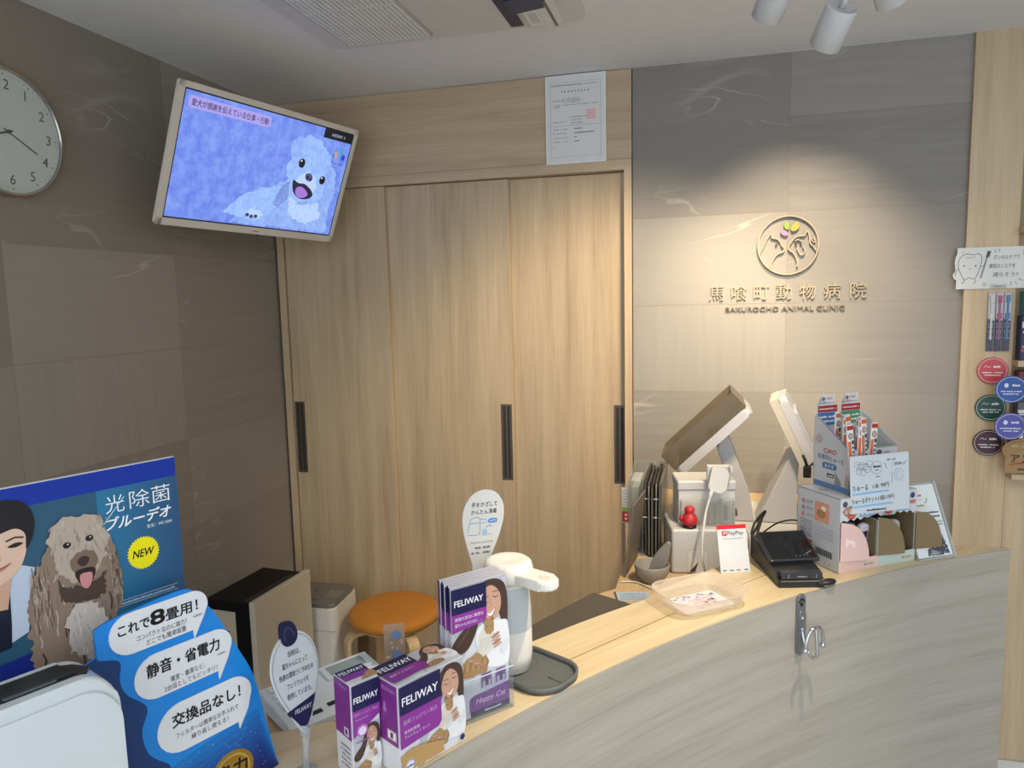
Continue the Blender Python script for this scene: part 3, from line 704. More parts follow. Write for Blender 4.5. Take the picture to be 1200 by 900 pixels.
b.flat(smooth([(-.345, 1.36), (-.355, 1.40), (-.335, 1.430), (-.30, 1.438), (-.264, 1.435), (-.251, 1.425), (-.2465, 1.409), (-.249, 1.392), (-.2565, 1.379), (-.2565, 1.396), (-.266, 1.404), (-.285, 1.401), (-.315, 1.404), (-.336, 1.392)]), HAIRB, M, 8)
for ex in (-.266, -.300):
    b.flat(smooth([(ex-.008, 1.3855), (ex, 1.3885), (ex+.007, 1.3865), (ex, 1.3835)]), INK('2a2020'), M, 9); b.stroke([(ex-.009, 1.392), (ex, 1.3945), (ex+.008, 1.3925)], .0018, INK('2a2422'), M, 9)
b.stroke([(-.284, 1.386), (-.281, 1.373), (-.287, 1.371)], .0012, SKIN2, M, 9)
b.flat(smooth([(-.298, 1.366), (-.285, 1.364), (-.273, 1.367), (-.284, 1.3605)]), INK('b8736c'), M, 9); b.stroke([(-.299, 1.366), (-.285, 1.3635), (-.272, 1.3675)], .001, INK('7c4540'), M, 10)
G1, G2, G3, G4, G5 = INK('8d7a68'), INK('b3a596'), INK('6d5b4c'), INK('4a3c33'), INK('c4bbb2')
b.flat(fur([(-.262, 1.20), (-.262, 1.287), (-.260, 1.313), (-.254, 1.341), (-.245, 1.358), (-.236, 1.374), (-.18, 1.375), (-.168, 1.36), (-.1635, 1.333), (-.161, 1.302), (-.165, 1.279), (-.17, 1.262), (-.19, 1.20)], .006, .004, 1), G1, M, 6)
for i in range(46):
    rn = random.Random(i+5); u = -.258 + rn.random()*.09; v = 1.235 + rn.random()*.10; l = .012+rn.random()*.014; du = (rn.random()-.5)*.006
    b.stroke([(u, v), (u+du, v-l*.5), (u+du*.4, v-l)], .0018, (G2, G3, G1, G4)[i % 4], M, 7)
b.flat(fur([(-.238, 1.372), (-.233, 1.394), (-.221, 1.404), (-.196, 1.404), (-.179, 1.394), (-.171, 1.37), (-.178, 1.345), (-.19, 1.325), (-.215, 1.325), (-.232, 1.345)], .005, .0035, 2), G2, M, 9)
b.flat(fur([(-.235, 1.376), (-.249, 1.351), (-.258, 1.319), (-.260, 1.288), (-.243, 1.284), (-.232, 1.31), (-.230, 1.335), (-.2335, 1.36)], .005, .0035, 3), INK('8a7767'), M, 10)
b.flat(fur([(-.171, 1.369), (-.163, 1.343), (-.160, 1.302), (-.165, 1.281), (-.174, 1.300), (-.177, 1.337)], .005, .0035, 4), INK('8a7767'), M, 10)
b.flat(fur([(-.230, 1.33), (-.215, 1.322), (-.19, 1.322), (-.178, 1.33), (-.180, 1.305), (-.20, 1.296), (-.225, 1.305)], .004, .003, 5), G4, M, 10)
b.flat(fur([(-.226, 1.29), (-.205, 1.305), (-.185, 1.292), (-.178, 1.26), (-.20, 1.225), (-.225, 1.25)], .006, .004, 6), G5, M, 10)
rf = random.Random(33)
for i in range(330):
    z_ = i % 3
    if z_ == 0: u, v = -.203+(rf.random()-.5)*.060, 1.340+rf.random()*.060; c_ = (G5, G2, INK('9c8c7c'))[i//3 % 3]; l = .004+.005*rf.random(); dx = (u+.203)*.10
    elif z_ == 1: u, v = -.247+(rf.random()-.5)*.018, 1.292+rf.random()*.066; c_ = (G3, G2, INK('9a8674'))[i//3 % 3]; l = .010+.008*rf.random(); dx = (rf.random()-.5)*.003
    else: u, v = -.1675+(rf.random()-.5)*.010, 1.290+rf.random()*.062; c_ = (G3, G2, INK('9a8674'))[i//3 % 3]; l = .008+.008*rf.random(); dx = (rf.random()-.5)*.003
    b.stroke([(u, v), (u+dx*.5, v-l*.5), (u+dx, v-l)], .0009, c_, M, 10.4)
for i in range(60):
    u, v = -.202+(rf.random()-.5)*.036, 1.240+rf.random()*.055; b.stroke([(u, v), (u+(rf.random()-.5)*.004, v-.007)], .0009, (G5, INK('a39a90'), INK('dcd6cf'))[i % 3], M, 10.4)
b.flat(fur(ellipse(-.201, 1.3475, .0155, .0135, 16), .003, .003, 7), INK('7b6455'), M, 11)
b.flat(smooth([(-.208, 1.350), (-.2015, 1.3545), (-.195, 1.3505), (-.1985, 1.3435), (-.2045, 1.343)]), INK('3d2e2a'), M, 12)
b.flat(smooth([(-.211, 1.338), (-.20, 1.340), (-.190, 1.337), (-.192, 1.326), (-.201, 1.319), (-.209, 1.327)]), INK('2b1f1e'), M, 12)
b.flat(smooth([(-.2065, 1.333), (-.199, 1.3345), (-.1935, 1.332), (-.195, 1.321), (-.2005, 1.3155), (-.206, 1.321)]), INK('c98a8a'), M, 13)
for u, v in ((-.217, 1.3715), (-.193, 1.3735)): b.flat(ellipse(u, v, .0043, .0036, 14), INK('241d1c'), M, 11); b.flat(ellipse(u+.001, v+.001, .001, .001, 8), INK('c9c4c0'), M, 12)
for i in range(3): b.flat(ellipse(-.187+i*.0035, 1.293-i*.001, .0028, .006, 12, -.5), INK('8f7d78'), M, 11)
WH = INK('f2f4f6', .3)
b.text('光', .0235, WH, M, -.1720, 1.3975, 4, 'l', -.006); b.text('除菌', .0235, WH, M, -.1445, 1.3975, 4, 'l', -.006, width=.050)
b.stroke([(-.176, 1.384), (-.150, 1.413)], .0009, INK('bfe6f5'), M, 4)
b.text('ブルーデオ', .0165, WH, M, -.173, 1.3765, 4, 'l', .03, .25, width=.078)
b.text('型名：MC-S201', .0048, WH, M, -.095, 1.3675, 4, 'r', 0)
star = []
for i in range(64): rr = .0208 if i % 2 else .0186; star.append((-.133+rr*math.cos(2*PI*i/64)*.95, 1.338+rr*math.sin(2*PI*i/64)))
b.flat(star, INK('f0e612', .3), M, 4); b.text('NEW', .0135, INK('141414'), M, -.133, 1.3335, 5, 'c', .025, .25, width=.0265)
b.stroke([(-.168, 1.2795), (-.094, 1.2795), (-.094, 1.2865), (-.168, 1.2865)], .0004, WH, M, 4, True); dashes(b, -.165, -.098, 1.2815, .003, INK('a9c6d6'), M, 4, 9, 1)
b.build('poster_board', t)
p = MB(); M = Fr(0, -.0035, -1.0)
out = [(-.40, 1.20), (-.27, 1.225), (-.2125, 1.248)] + smooth([(-.213, 1.279), (-.190, 1.2855), (-.12, 1.2925), (-.098, 1.288), (-.086, 1.272), (-.067, 1.242), (-.045, 1.195), (-.023, 1.144), (-.008, 1.07), (.002, 1.017), (.007, 1.0)], False, 4)
p.prism([(x, z-1.0) for x, z in out] + [(-.40, .0)], -.0, .0035, C('1578c8', .35), Fr(0, 0, 0))
p.flat(out + [(-.40, 1.0)], INK('1b86dd', .3), M, 1)
p.flat([(-.40, 1.20), (-.27, 1.225)] + smooth([(-.2125, 1.248), (-.210, 1.243), (-.189, 1.233), (-.1905, 1.210), (-.184, 1.190), (-.163, 1.165), (-.171, 1.137), (-.165, 1.106), (-.143, 1.082)], False, 5) + [(-.138, 1.068), (-.14, 1.0), (-.40, 1.0)], INK('123a74', .3), M, 2)
for i in range(10):   # printed night-sky blend at the foot
    z1_ = 1.092 - i*.009; q = [(-.139, 1.0), (-.139, z1_-.016), (-.02+.0*i, z1_+.004), (.006, 1.0)]
    p.flat(q, INK('%02x%02x%02x' % (20, max(30, 118-i*10), max(95, 200-i*11)), .3), M, 3+i*.3)
for i in range(90):
    rn = random.Random(i); u = -.135+rn.random()*.128; v = 1.003+rn.random()*.08
    if v < 1.092-.0 and u < -.012: p.flat(ellipse(u, v, .0005+.0004*rn.random(), .0005, 6), INK('9cc4f0'), M, 8)
gm = ellipse(-.0625, 1.026, .031, .030, 40)
p.build('die_cut_panel', t)
g = MB(); GO = C('b08a34', .25, .6); GO2 = C('d6b860', .25, .6); Mg = Fr(0, -.0036, 0)
g.prism([(x, y-1.0) for x, y in ellipse(-.0625, 1.0265, .0305, .0290, 40) if y > 1.0] , 0, .0012, GO, Mg)
g.flat([(x, y-1.0) for x, y in ellipse(-.0625, 1.0265, .0255, .0245, 40) if y > 1.0005], GO2, Fr(0, -.0048, 0), 1)
g.flat([(x, y-1.0) for x, y in ellipse(-.0625, 1.0265, .0225, .0215, 40) if y > 1.0005], GO, Fr(0, -.0048, 0), 2)
g.text('良力', .024, INK('141414'), Fr(0, -.0048, 0), -.0625, .021, 4, 'c', .03)
g.build('gold_medal', t)
K = INK('0e0e10')
def bubble(pts, items):
    q = MB(); Mb = Fr(0, -.0037, -1.0)
    q.prism(smooth(pts[:5], False, 4)[:-1] + pts[4:], .0005, .0022, C('dfe3e8', .45), Mb)
    for s, em, x, z, wd, bo in items: q.text(s, em, K, Fr(0, -.0059, -1.0), x, z, 2, 'l', bo, 0, width=wd)
    q.build('speech_bubble', t)
def bub(L, Rr, top, bot, tipx, tipz):
    r = (top-bot)/2; cz = (top+bot)/2; pts = []
    for i in range(13): a = PI/2 + PI*i/12; pts.append((L+r+r*math.cos(a), cz+r*math.sin(a)))
    pts += [(Rr-.021, bot+.0005), (Rr-.020, tipz), (Rr-.006, bot+.014)]
    for i in range(9): a = -.15 + (PI/2+.15)*i/8; pts.append((Rr-r*.8+r*.8*math.cos(a), top-r*.8+r*.8*math.sin(a)))
    return pts
def bubble2(L, Rr, top, bot, tipz, items):
    q = MB(); Mb = Fr(0, -.0037, -1.0)
    q.prism(bub(L, Rr, top, bot, 0, tipz), .0005, .0022, C('dfe3e8', .45), Mb)
    for s, em, x, z, wd, bo in items: q.text(s, em, K, Fr(0, -.0059, -1.0), x, z, 2, 'l', bo, 0, width=wd)
    q.build('speech_bubble', t)
bubble2(-.199, -.080, 1.287, 1.2375, 1.227, [('これで', .0150, -.189, 1.2635, .036, .034), ('8', .0245, -.1515, 1.2625, .0165, .045), ('畳用！', .0160, -.1335, 1.263, .040, .034), ('コンパクトなのに強力！', .0076, -.169, 1.2505, .060, 0), ('どこでも簡単設置', .0076, -.158, 1.2415, .048, 0), ('※測定1', .0035, -.100, 1.2535, .012, 0)])
bubble2(-.176, -.0515, 1.227, 1.1715, 1.160, [('静音・省電力', .0180, -.161, 1.2015, .092, .036), ('寝室・書斎など、', .0078, -.134, 1.185, .044, 0), ('2台目としてもピッタリ！', .0078, -.142, 1.1755, .068, 0), ('※測定2', .0035, -.073, 1.1925, .012, 0)])
bubble2(-.155, -.0285, 1.154, 1.0905, 1.081, [('交換品なし！', .0185, -.136, 1.1265, .091, .036), ('フィルターは簡単なお手入れで', .0078, -.133, 1.1105, .084, 0), ('繰り返し使える！', .0078, -.114, 1.1005, .050, 0)])

t = thing('desktop_purifier', 'white desktop air purifier with black slatted vent in front of blue display', 'air purifier', Q, YD)
b = MB(); WP = C('ccd4d8', .28, coat=.2)
def prof_xz(z_top): return [(-.46, .0), (-.46, z_top-.03)] + [(-.43+.03*math.cos(a), z_top-.03+.03*math.sin(a)) for a in [PI-PI/2*i/6 for i in range(7)]] + [(-.256+.038*math.cos(a), z_top-.045+.045*math.sin(a)) for a in [PI/2-PI/2*i/8 for i in range(9)]] + [(-.2165, .0)]
body = prof_xz(.262); b.prism([(x, z) for x, z in body], .008, .070, WP, Fr(0, 0, 0), bev=.004, seg=3); b.build('body', t)
b = MB(); b.prism([(x*1 if x > -.24 else x, z-.0005) for x, z in prof_xz(.2475)], .0695, .0735, WP, Fr(0, 0, 0), bev=.0018); b.build('front_cover', t)
b = MB(); b.prism([(-.44, .019), (-.262, .019), (-.247, .030), (-.238, .050), (-.244, .058), (-.44, .058)], .2596, .2632, C('17191b', .4), Matrix.Scale(-1, 4, (0, 1, 0)))
for i in range(7): y = -.024-i*.0047; b.box(-.436, -.258+.001*i, y-.0012, y+.0012, .2630, .2655, C('2b2e31', .4))
b.prism(rrect(-.318, -.270, -.0565, -.0480, .003, 3), .2632, .2645, C('5d666a', .3)); b.text('—', .008, INK('b4babd'), Tp(0, 0, .2646), -.294, -.055, 1, 'c')
for i in range(4): dashes(b, -.40+i*.02, -.39+i*.02, -.0545, .004, INK('b4babd'), Tp(0, 0, .2634), 1, i)
b.build('vent', t)

# ------------------------------------------------------------------ desk phone and teardrop sign
t = thing('desk_phone', 'pale blue office phone with key pad and slots, behind the purple boxes', 'telephone', (1.033, -1.652, .9505), R(56))
PB = C('d2dce6', .4)
b = MB(); prof = [(0, .006), (0, .016), (.010, .020), (.128, .033), (.134, .028), (.134, .002), (.006, .002)]
b.prism([(y, z) for y, z in prof], 0, .205, PB, Matrix(((0, 0, 1, 0), (1, 0, 0, 0), (0, 1, 0, 0), (0, 0, 0, 1))), bev=.003); b.build('base', t)
sl = math.atan2(.013, .118); Ms = Matrix.Translation((0, .010, .0202)) @ Matrix.Rotation(sl, 4, 'X')
for r_ in range(4):
    for c_ in range(3):
        b = MB(); b.box(.012+c_*.017, .026+c_*.017, .040+r_*.0195, .053+r_*.0195, .0, .0045, C('e2e6e9', .4), Ms, bev=.0018)
        b.text('123456789*0#'[(3-r_)*3+c_], .008, INK('3a4450'), Ms @ Tp(.019+c_*.017, .0440+r_*.0195, .0046), 0, 0, 1, 'c'); b.build('key', t)
b = MB(); b.prism(rrect(.105, .195, .070, .112, .006), 0, .005, PB, Ms, bev=.002); b.rect(.115, .185, .077, .105, INK('8fa0a2'), Ms @ Tp(0, 0, .0051), 1); b.build('display', t)
for i in range(4):
    b = MB(); b.box(.108+i*.023, .126+i*.023, .045, .06, 0, .004, C('eceff1', .4), Ms, bev=.0015); b.rect(.11+i*.023, .124+i*.023, .047, .05, INK('6a9ac0'), Ms @ Tp(0, 0, .0041), 1); b.build('function_key', t)
for x0, x1, y0 in ((.012, .055, .022), (.024, .062, .004), (.075, .10, .010)):
    b = MB(); b.box(x0, x1, y0, y0+.009, -.001, .0012, C('1d2024', .4), Ms); b.build('slot', t)

rr_ = Euler((-.264, .145, 1.416), 'YXZ').to_matrix()
t = thing('feline_notice', 'white teardrop notice with navy cat badge on clear stand beside purple boxes', 'sign', (1.128, -1.775, 1.134), rot=rr_.to_euler('XYZ')); t.scale = (.93, .93, .93)
def lg2(px, py):   # sketch coordinates of the board
    return px, py
b = MB(); M = Fr(0, 0, 0)
SW_ = INK('e3e6ea', .3)
drop = smooth([(0, .066), (.022, .062), (.040, .046), (.0475, .022), (.045, -.004), (.033, -.033), (.014, -.064), (.004, -.076), (-.006, -.072), (-.022, -.045), (-.040, -.012), (-.0475, .018), (-.040, .044), (-.022, .061)])
b.prism(drop, -.0012, .0012, C('cdd2d8', .3), M)
Mp = Fr(0, -.0014, 0)
b.stroke([(x*.94, (y+.005)*.94-.005) for x, y in drop], .0012, INK('8f98ac'), Mp, 1, True)
b.flat(smooth([(-.030, -.0385), (.004, -.034), (.0305, -.030)], False, 3) + [(.0155, -.056), (.004, -.069), (-.008, -.064)], INK('23264c', .3), Mp, 2)
b.text('FELIWAY', .0085, INK('c9cede'), Mp, .002, -.046, 3, 'c', .012, .2)
for i, (s, w_) in enumerate((('当院は、', .026), ('猫ちゃんにとって', .052), ('快適な環境づくりのため', .070), ('フェリウェイを', .044), ('使用しています。', .050))):
    b.text(s, .0088, INK('34384a'), Mp, .0, .034-i*.0142, 2, 'c', .006, .15, width=w_)
b.build('board', t)
b = MB(); b.prism(smooth([(-.020, .058), (-.018, .080), (-.006, .084), (.008, .078), (.014, .062), (.006, .050), (-.010, .048)]), -.0016, .0022, C('1f2247', .3), M); b.stroke(smooth([(-.012, .056), (-.013, .068), (-.004, .074), (.004, .066), (.008, .06)], False), .0012, INK('5a5f84'), Fr(0, -.0024, 0), 1); b.build('cat_badge', t)
inv = (Matrix.Translation((1.128, -1.775, 1.134)) @ rr_.to_4x4() @ Matrix.Scale(.93, 4)).inverted()
b = MB(); a_ = Vector((.002, 0, -.070)); foot = inv @ Vector((1.136, -1.777, 1.002)); f2 = inv @ Vector((1.136, -1.777, 1.0005))
AC = CLEAR('dfe6ea', .22, .05)
b.tube([a_, a_.lerp(foot, .3), foot], [.0065, .005, .005], AC, 12); b.ell(a_ + Vector((0, 0, -.004)), (.010, .006, .008), AC, seg=14)
Rw = inv.to_3x3().to_4x4(); b.lathe([(.016, 0), (.016, .0025), (.010, .004), (0, .004)], AC, 28, Matrix.Translation(inv @ Vector((1.136, -1.777, 1.0003))) @ Rw); b.build('clear_stand', t)

# ------------------------------------------------------------------ purple cat-care boxes and brochures
PUR, MAG, NAV = INK('7a2c86', .3), INK('8c3596', .3), INK('1d1b4a', .3)
def woman(mb, M, x0, y0, w, h, k, full=True):
    T = lambda pts: [(x0+u*w, y0+v*h) for u, v in pts]
    HB, HB2, SK, SK2 = INK('4a3830', .3), INK('6a5244', .3), INK('c99f88', .3), INK('a9806c', .3)
    mb.rect(x0, x0+w, y0, y0+h, INK('b9bcc4', .3), M, k)
    mb.flat(T([(0, 0), (1, 0), (1, .55), (.75, .60), (.45, .50), (.2, .30)]), INK('d5d8de', .3), M, k+1)
    mb.flat(smooth(T([(.62, .99), (.86, .97), (.99, .85), (1.0, .55), (.93, .42), (.86, .60), (.70, .80), (.52, .66), (.42, .50), (.28, .36), (.08, .33), (.0, .42), (.12, .52), (.30, .62), (.40, .80), (.48, .92)])), HB, M, k+2)
    mb.stroke(smooth(T([(.50, .92), (.44, .76), (.30, .56), (.10, .42)]), False), .02*w, HB2, M, k+3)
    mb.flat(smooth(T([(.58, .90), (.72, .93), (.86, .84), (.88, .70), (.80, .60), (.68, .55), (.56, .62), (.50, .76)])), SK, M, k+4)
    mb.stroke(smooth(T([(.56, .79), (.61, .765), (.66, .775)]), False), .012*w, INK('3a2a26'), M, k+5)
    mb.stroke(smooth(T([(.74, .82), (.79, .80), (.84, .815)]), False), .012*w, INK('3a2a26'), M, k+5)
    mb.stroke(smooth(T([(.54, .83), (.61, .825), (.66, .83)]), False), .014*w, HB2, M, k+5); mb.stroke(smooth(T([(.73, .865), (.79, .86), (.85, .86)]), False), .014*w, HB2, M, k+5)
    mb.stroke(smooth(T([(.69, .80), (.70, .73), (.66, .71)]), False), .010*w, SK2, M, k+5)
    mb.flat(smooth(T([(.60, .665), (.68, .655), (.77, .69), (.72, .63), (.65, .62)])), INK('f0ece8'), M, k+5); mb.stroke(smooth(T([(.59, .67), (.66, .625), (.72, .63), (.785, .695)]), False), .012*w, INK('a8545a'), M, k+6)
    mb.flat(smooth(T([(.42, .50), (.62, .58), (.86, .56), (1.0, .50), (1, .12), (.70, .10), (.48, .24)])), INK('e4e6ea', .3), M, k+5)
    CT, CT2, CT3, CW = INK('a8875c', .3), INK('c2a67c', .3), INK('86683f', .3), INK('d9d4cc', .3)
    mb.flat(fur(T([(.08, .10), (.10, .20), (.24, .26), (.40, .30), (.56, .30), (.64, .18), (.60, .08), (.30, .06)]), .022*w, .022*w, 3), CT, M, k+6)
    for i_ in range(10): mb.stroke(T([(.14+.05*i_, .12+.012*(i_ % 3)), (.17+.05*i_, .20+.01*(i_ % 4))]), .014*w, (CT2, CT3)[i_ % 2], M, k+6.5)
    mb.flat(fur(T([(.44, .30), (.46, .44), (.52, .52), (.66, .54), (.74, .46), (.74, .34), (.66, .26), (.54, .24)]), .022*w, .022*w, 4), CW, M, k+7)
    for i_ in range(7): mb.stroke(T([(.48+.034*i_, .30+.02*(i_ % 3)), (.50+.034*i_, .42+.015*(i_ % 2))]), .010*w, INK('bfb8ae', .3), M, k+7.4)
    mb.flat(fur(T([(.56, .60), (.60, .62), (.68, .60), (.74, .56), (.74, .48), (.68, .44), (.60, .46), (.56, .52)]), .012*w, .02*w, 5), CT, M, k+7.6)
    mb.flat(T([(.56, .58), (.575, .65), (.62, .61)]), CT3, M, k+7.8); mb.flat(T([(.68, .60), (.735, .62), (.735, .56)]), CT3, M, k+7.8)
    mb.stroke(T([(.60, .535), (.63, .525)]), .010*w, INK('3a2c20'), M, k+7.9); mb.stroke(T([(.68, .53), (.705, .52)]), .010*w, INK('3a2c20'), M, k+7.9); mb.flat(ellipse(x0+.655*w, y0+.495*h, .014*w, .010*h, 8), INK('b58478'), M, k+7.9)
    for i in range(4): mb.flat(ellipse(x0+(.76+.012*i)*w, y0+(.42-.035*i)*h, .085*w, .016*h, 14, .35), SK if i % 2 else SK2, M, k+8+i*.5)
    for i in range(4): mb.flat(ellipse(x0+(.36+.05*i)*w, y0+(.22-.022*i)*h, .11*w, .014*h, 14, -.5), SK2 if i % 2 else SK, M, k+8+i*.5)
    mb.flat(smooth(T([(.86, .30), (1.0, .36), (1.0, .26), (.88, .22)])), INK('dadde2', .3), M, k+9)
def feli(mb, M, x0, x1, y, em, k): mb.text('FELIWAY', em, INK('f4f4f8', .3), M, x0, y, k, 'l', .02, 0, width=x1-x0)

t = thing('diffuser_box', 'wide purple and white cat diffuser carton, front of the brochure rack', 'box', (1.267, -1.759, 1.0003), 1.058, 'purple cat-care cartons')
w, d, h = .117, .063, .129
b = MB(); b.box(0, w, 0, d, 0, h, C('dcdde2', .35), bev=.0006)
M = Fr(0, -.0001, 0)
woman(b, M, .034, .003, w-.035, h-.004, 1)
b.rect(.0006, .072, .088, h-.0008, NAV, M, 14); feli(b, M, .005, .0665, .1005, .0165, 15)
b.flat([(.0006, .088), (.072, .088), (.072, .052), (.066, .046), (.0006, .0405)], MAG, M, 14)
b.text('猫用フェロモン製品', .0075, INK('c9a0d0'), M, .006, .0735, 15, 'l', 0, width=.058); b.text('専用拡散器', .0052, INK('e8d4ec'), M, .007, .0605, 15, 'l', 0, width=.026); b.text('フェリウェイ セット', .0052, INK('e8d4ec'), M, .007, .0535, 15, 'l', 0, width=.044)
b.flat(fur([(.0006, .004), (.0006, .030), (.02, .036), (.05, .030), (.075, .022), (.075, .004)], .003, .004, 3), INK('b8955f'), M, 13)
b.flat(ellipse(.015, .013, .0088, .0088, 24), INK('e4e4ea'), M, 15); b.stroke(ellipse(.015, .013, .0075, .0075, 24), .0012, INK('6d4a90'), M, 16, True); dashes(b, .009, .021, .011, .0035, INK('4a4a66'), M, 16, 2, 1)
b.flat(ellipse(w-.008, .010, .0045, .0045, 18), INK('2b2a58'), M, 15)
M = Lf(-.0001, d, 0)
b.rect(.0006, d-.0006, .0415, h-.0008, PUR, M, 1); b.flat(smooth([(.030, .088), (.034, .100), (.038, .088), (.034, .084)]), INK('a67ab0'), M, 2)
b.rect(.038, .058, .048, .062, INK('f0e8ee'), M, 2); b.stroke([(.039, .049), (.057, .049), (.057, .061), (.039, .061)], .001, INK('a0405a'), M, 3, True); b.rect(.045, .051, .051, .059, INK('4a3a46'), M, 3)
b.text('FELIWAY', .008, INK('b99ac4'), M, .028, .116, 2, 'l')
M = Tp(0, 0, h+.0001)
woman(b, M, .052, .002, w-.053, d-.003, 1)
b.rect(.0006, .060, .032, d-.0008, NAV, M, 14); feli(b, M, .004, .058, .040, .0165, 15); b.flat([(.0006, .032), (.060, .032), (.066, .024), (.064, .010), (.0006, .006)], MAG, M, 14); b.text('猫用フェロモン', .006, INK('e8d4ec'), M, .006, .021, 15)
b.build('carton', t)
b = MB(); b.stroke([(.0, d/2), (.012, d/2)], .0006, INK('b0b0b8'), Tp(0, 0, h+.0003), 18); b.build('top_flap', t)

t = thing('refill_box', 'narrow purple and white cat refill carton, leftmost beside teardrop notice', 'box', (1.2085, -1.7785, 1.0003), .99, 'purple cat-care cartons')
w, d, h = .0430, .044, .1345
b = MB(); b.box(0, w, 0, d, 0, h, C('dcdde2', .35), bev=.0006)
M = Fr(0, -.0001, 0)
woman(b, M, .001, .002, w-.002, .070, 1)
b.rect(.0006, w-.0006, .098, h-.0008, NAV, M, 14); feli(b, M, .003, w-.003, .1085, .0115, 15)
b.flat([(.0006, .098), (w-.0006, .098), (w-.0006, .083), (w-.008, .079), (.010, .066), (.0006, .060)], MAG, M, 14)
b.text('猫用フェロモン製品', .0048, INK('c9a0d0'), M, .003, .0905, 15, 'l', 0, width=.036); b.text('Feliway Refill', .0038, INK('c9a0d0'), M, .004, .0835, 15)
b.flat(ellipse(.014, .068, .0085, .0085, 24), INK('b46fc0'), M, 15); b.flat(ellipse(.014, .0675, .006, .006, 20), INK('e4d4ea'), M, 16)
dashes(b, .004, .024, .052, .0028, INK('7d5a8a'), M, 15, 3, 1)
M = Lf(-.0001, d, 0); b.rect(.0006, d-.0006, .055, h-.0008, PUR, M, 1); b.text('FELIWAY', .006, INK('b99ac4'), M, .014, .124, 2)
for i in range(5): dashes(b, .012, .038, .012+i*.007, .003, INK('6a6a74'), M, 1, i, .9)
b.rect(.024, .036, .058, .070, INK('ded4e2'), M, 2); b.rect(.027, .033, .060, .068, INK('50304e'), M, 3)
M = Tp(0, 0, h+.0001); b.rect(.0006, w-.0006, .026, d-.0008, NAV, M, 1); feli(b, M, .003, w-.003, .030, .0115, 2); b.rect(.0006, w-.0006, .012, .026, MAG, M, 1); b.flat(fur([(.02, .002), (.045, .002), (.045, .020), (.034, .018)], .002, .004, 4), INK('b8906a'), M, 3)
b.build('carton', t)
b = MB(); b.stroke([(.0, d/2), (.010, d/2)], .0006, INK('b0b0b8'), Tp(0, 0, h+.0003), 18); b.build('top_flap', t)

t = thing('brochure_rack', 'clear acrylic brochure rack on the counter, holding the purple leaflets', 'brochure holder', (1.3005, -1.6345, 1.0003), .862)
AC2 = CLEAR('eef2f5', .03, .04)
b = MB(); b.box(-.003, .105, -.0045, -.0025, 0, .070, AC2); b.box(-.003, -.001, -.0025, .042, 0, .070, AC2); b.box(.103, .105, -.0025, .042, 0, .070, AC2); b.box(-.003, .105, .042, .044, 0, .19, AC2); b.box(-.003, .105, -.0025, .042, 0, .002, AC2)
b.box(-.003, .105, -.0055, -.0045, .0685, .070, CLEAR('f2f5f8', .5, .05)); b.build('pocket', t)
for i in range(5):
    y = .004 + i*.0072; off = (0, .002, -.0015, .001, -.001)[i]
    b = MB(); b.box(.001+off, .101+off, y, y+.0045, .003, .2165+i*.0008, C('cfcdd6', .35)); 
    M = Fr(off, y-.0001, .003); hh = .2135+i*.0008
    if i == 0:
        woman(b, M, .001, .055, .100, hh-.056, 1)
    b.rect(.001, .062, hh-.042, hh-.003, NAV, M, 14)
    b.flat([(.001, hh-.042), (.062, hh-.042), (.062, hh-.056), (.056, hh-.064), (.001, hh-.070)], MAG, M, 14)
    if i == 0:
        feli(b, M, .006, .056, hh-.030, .0135, 15); b.text('環境の変化に敏感な', .0062, INK('eadcee'), M, .006, hh-.052, 15, 'l', .006, width=.050); b.text('猫ちゃんのために…。', .0062, INK('eadcee'), M, .006, hh-.061, 15, 'l', .006, width=.047)
        b.rect(.001, .101, .001, .055, INK('c3c3cf', .3), M, 2)
        b.flat(smooth([(.030, .001), (.028, .026), (.036, .034), (.06, .036), (.101, .040)], False, 4) + [(.101, .001)], INK('6d2f88', .3), M, 3); b.text('Happy Cat', .0125, INK('d6c0e0'), M, .067, .020, 4, 'c', 0, .3)
        b.rect(.030, .101, .001, .010, NAV, M, 4); dashes(b, .055, .085, .004, .003, INK('d0d0e0'), M, 5, 5, 1)
        for x in (.050, .076): b.rect(x, x+.018, .044, .066, INK('7c4a96', .3), M, 12); b.rect(x+.002, x+.016, .044, .054, INK('b9b4c4', .3), M, 13); b.rect(x+.006, x+.012, .046, .060, INK('4a4468', .3), M, 14)
        b.text('猫', .008, INK('d8d0e6'), M, .09, hh-.009, 15)
    ML = Lf(off+.0009, y+.0045, .003); b.rect(0, .0045, hh-.042, hh, NAV, ML, 1); b.rect(0, .0045, hh-.070, hh-.042, PUR, ML, 1)
    solo(b, 'leaflet', ('leaflet with smiling woman and cat, front of the five in clear rack', 'purple-topped leaflet directly behind the front leaflet in clear rack', 'purple-topped leaflet in the middle of the five in clear rack', 'purple-topped leaflet second from the back of the clear rack', 'purple-topped leaflet rearmost of the five in clear rack')[i], 'leaflet', t.location, .862, 'purple leaflets in the clear rack')

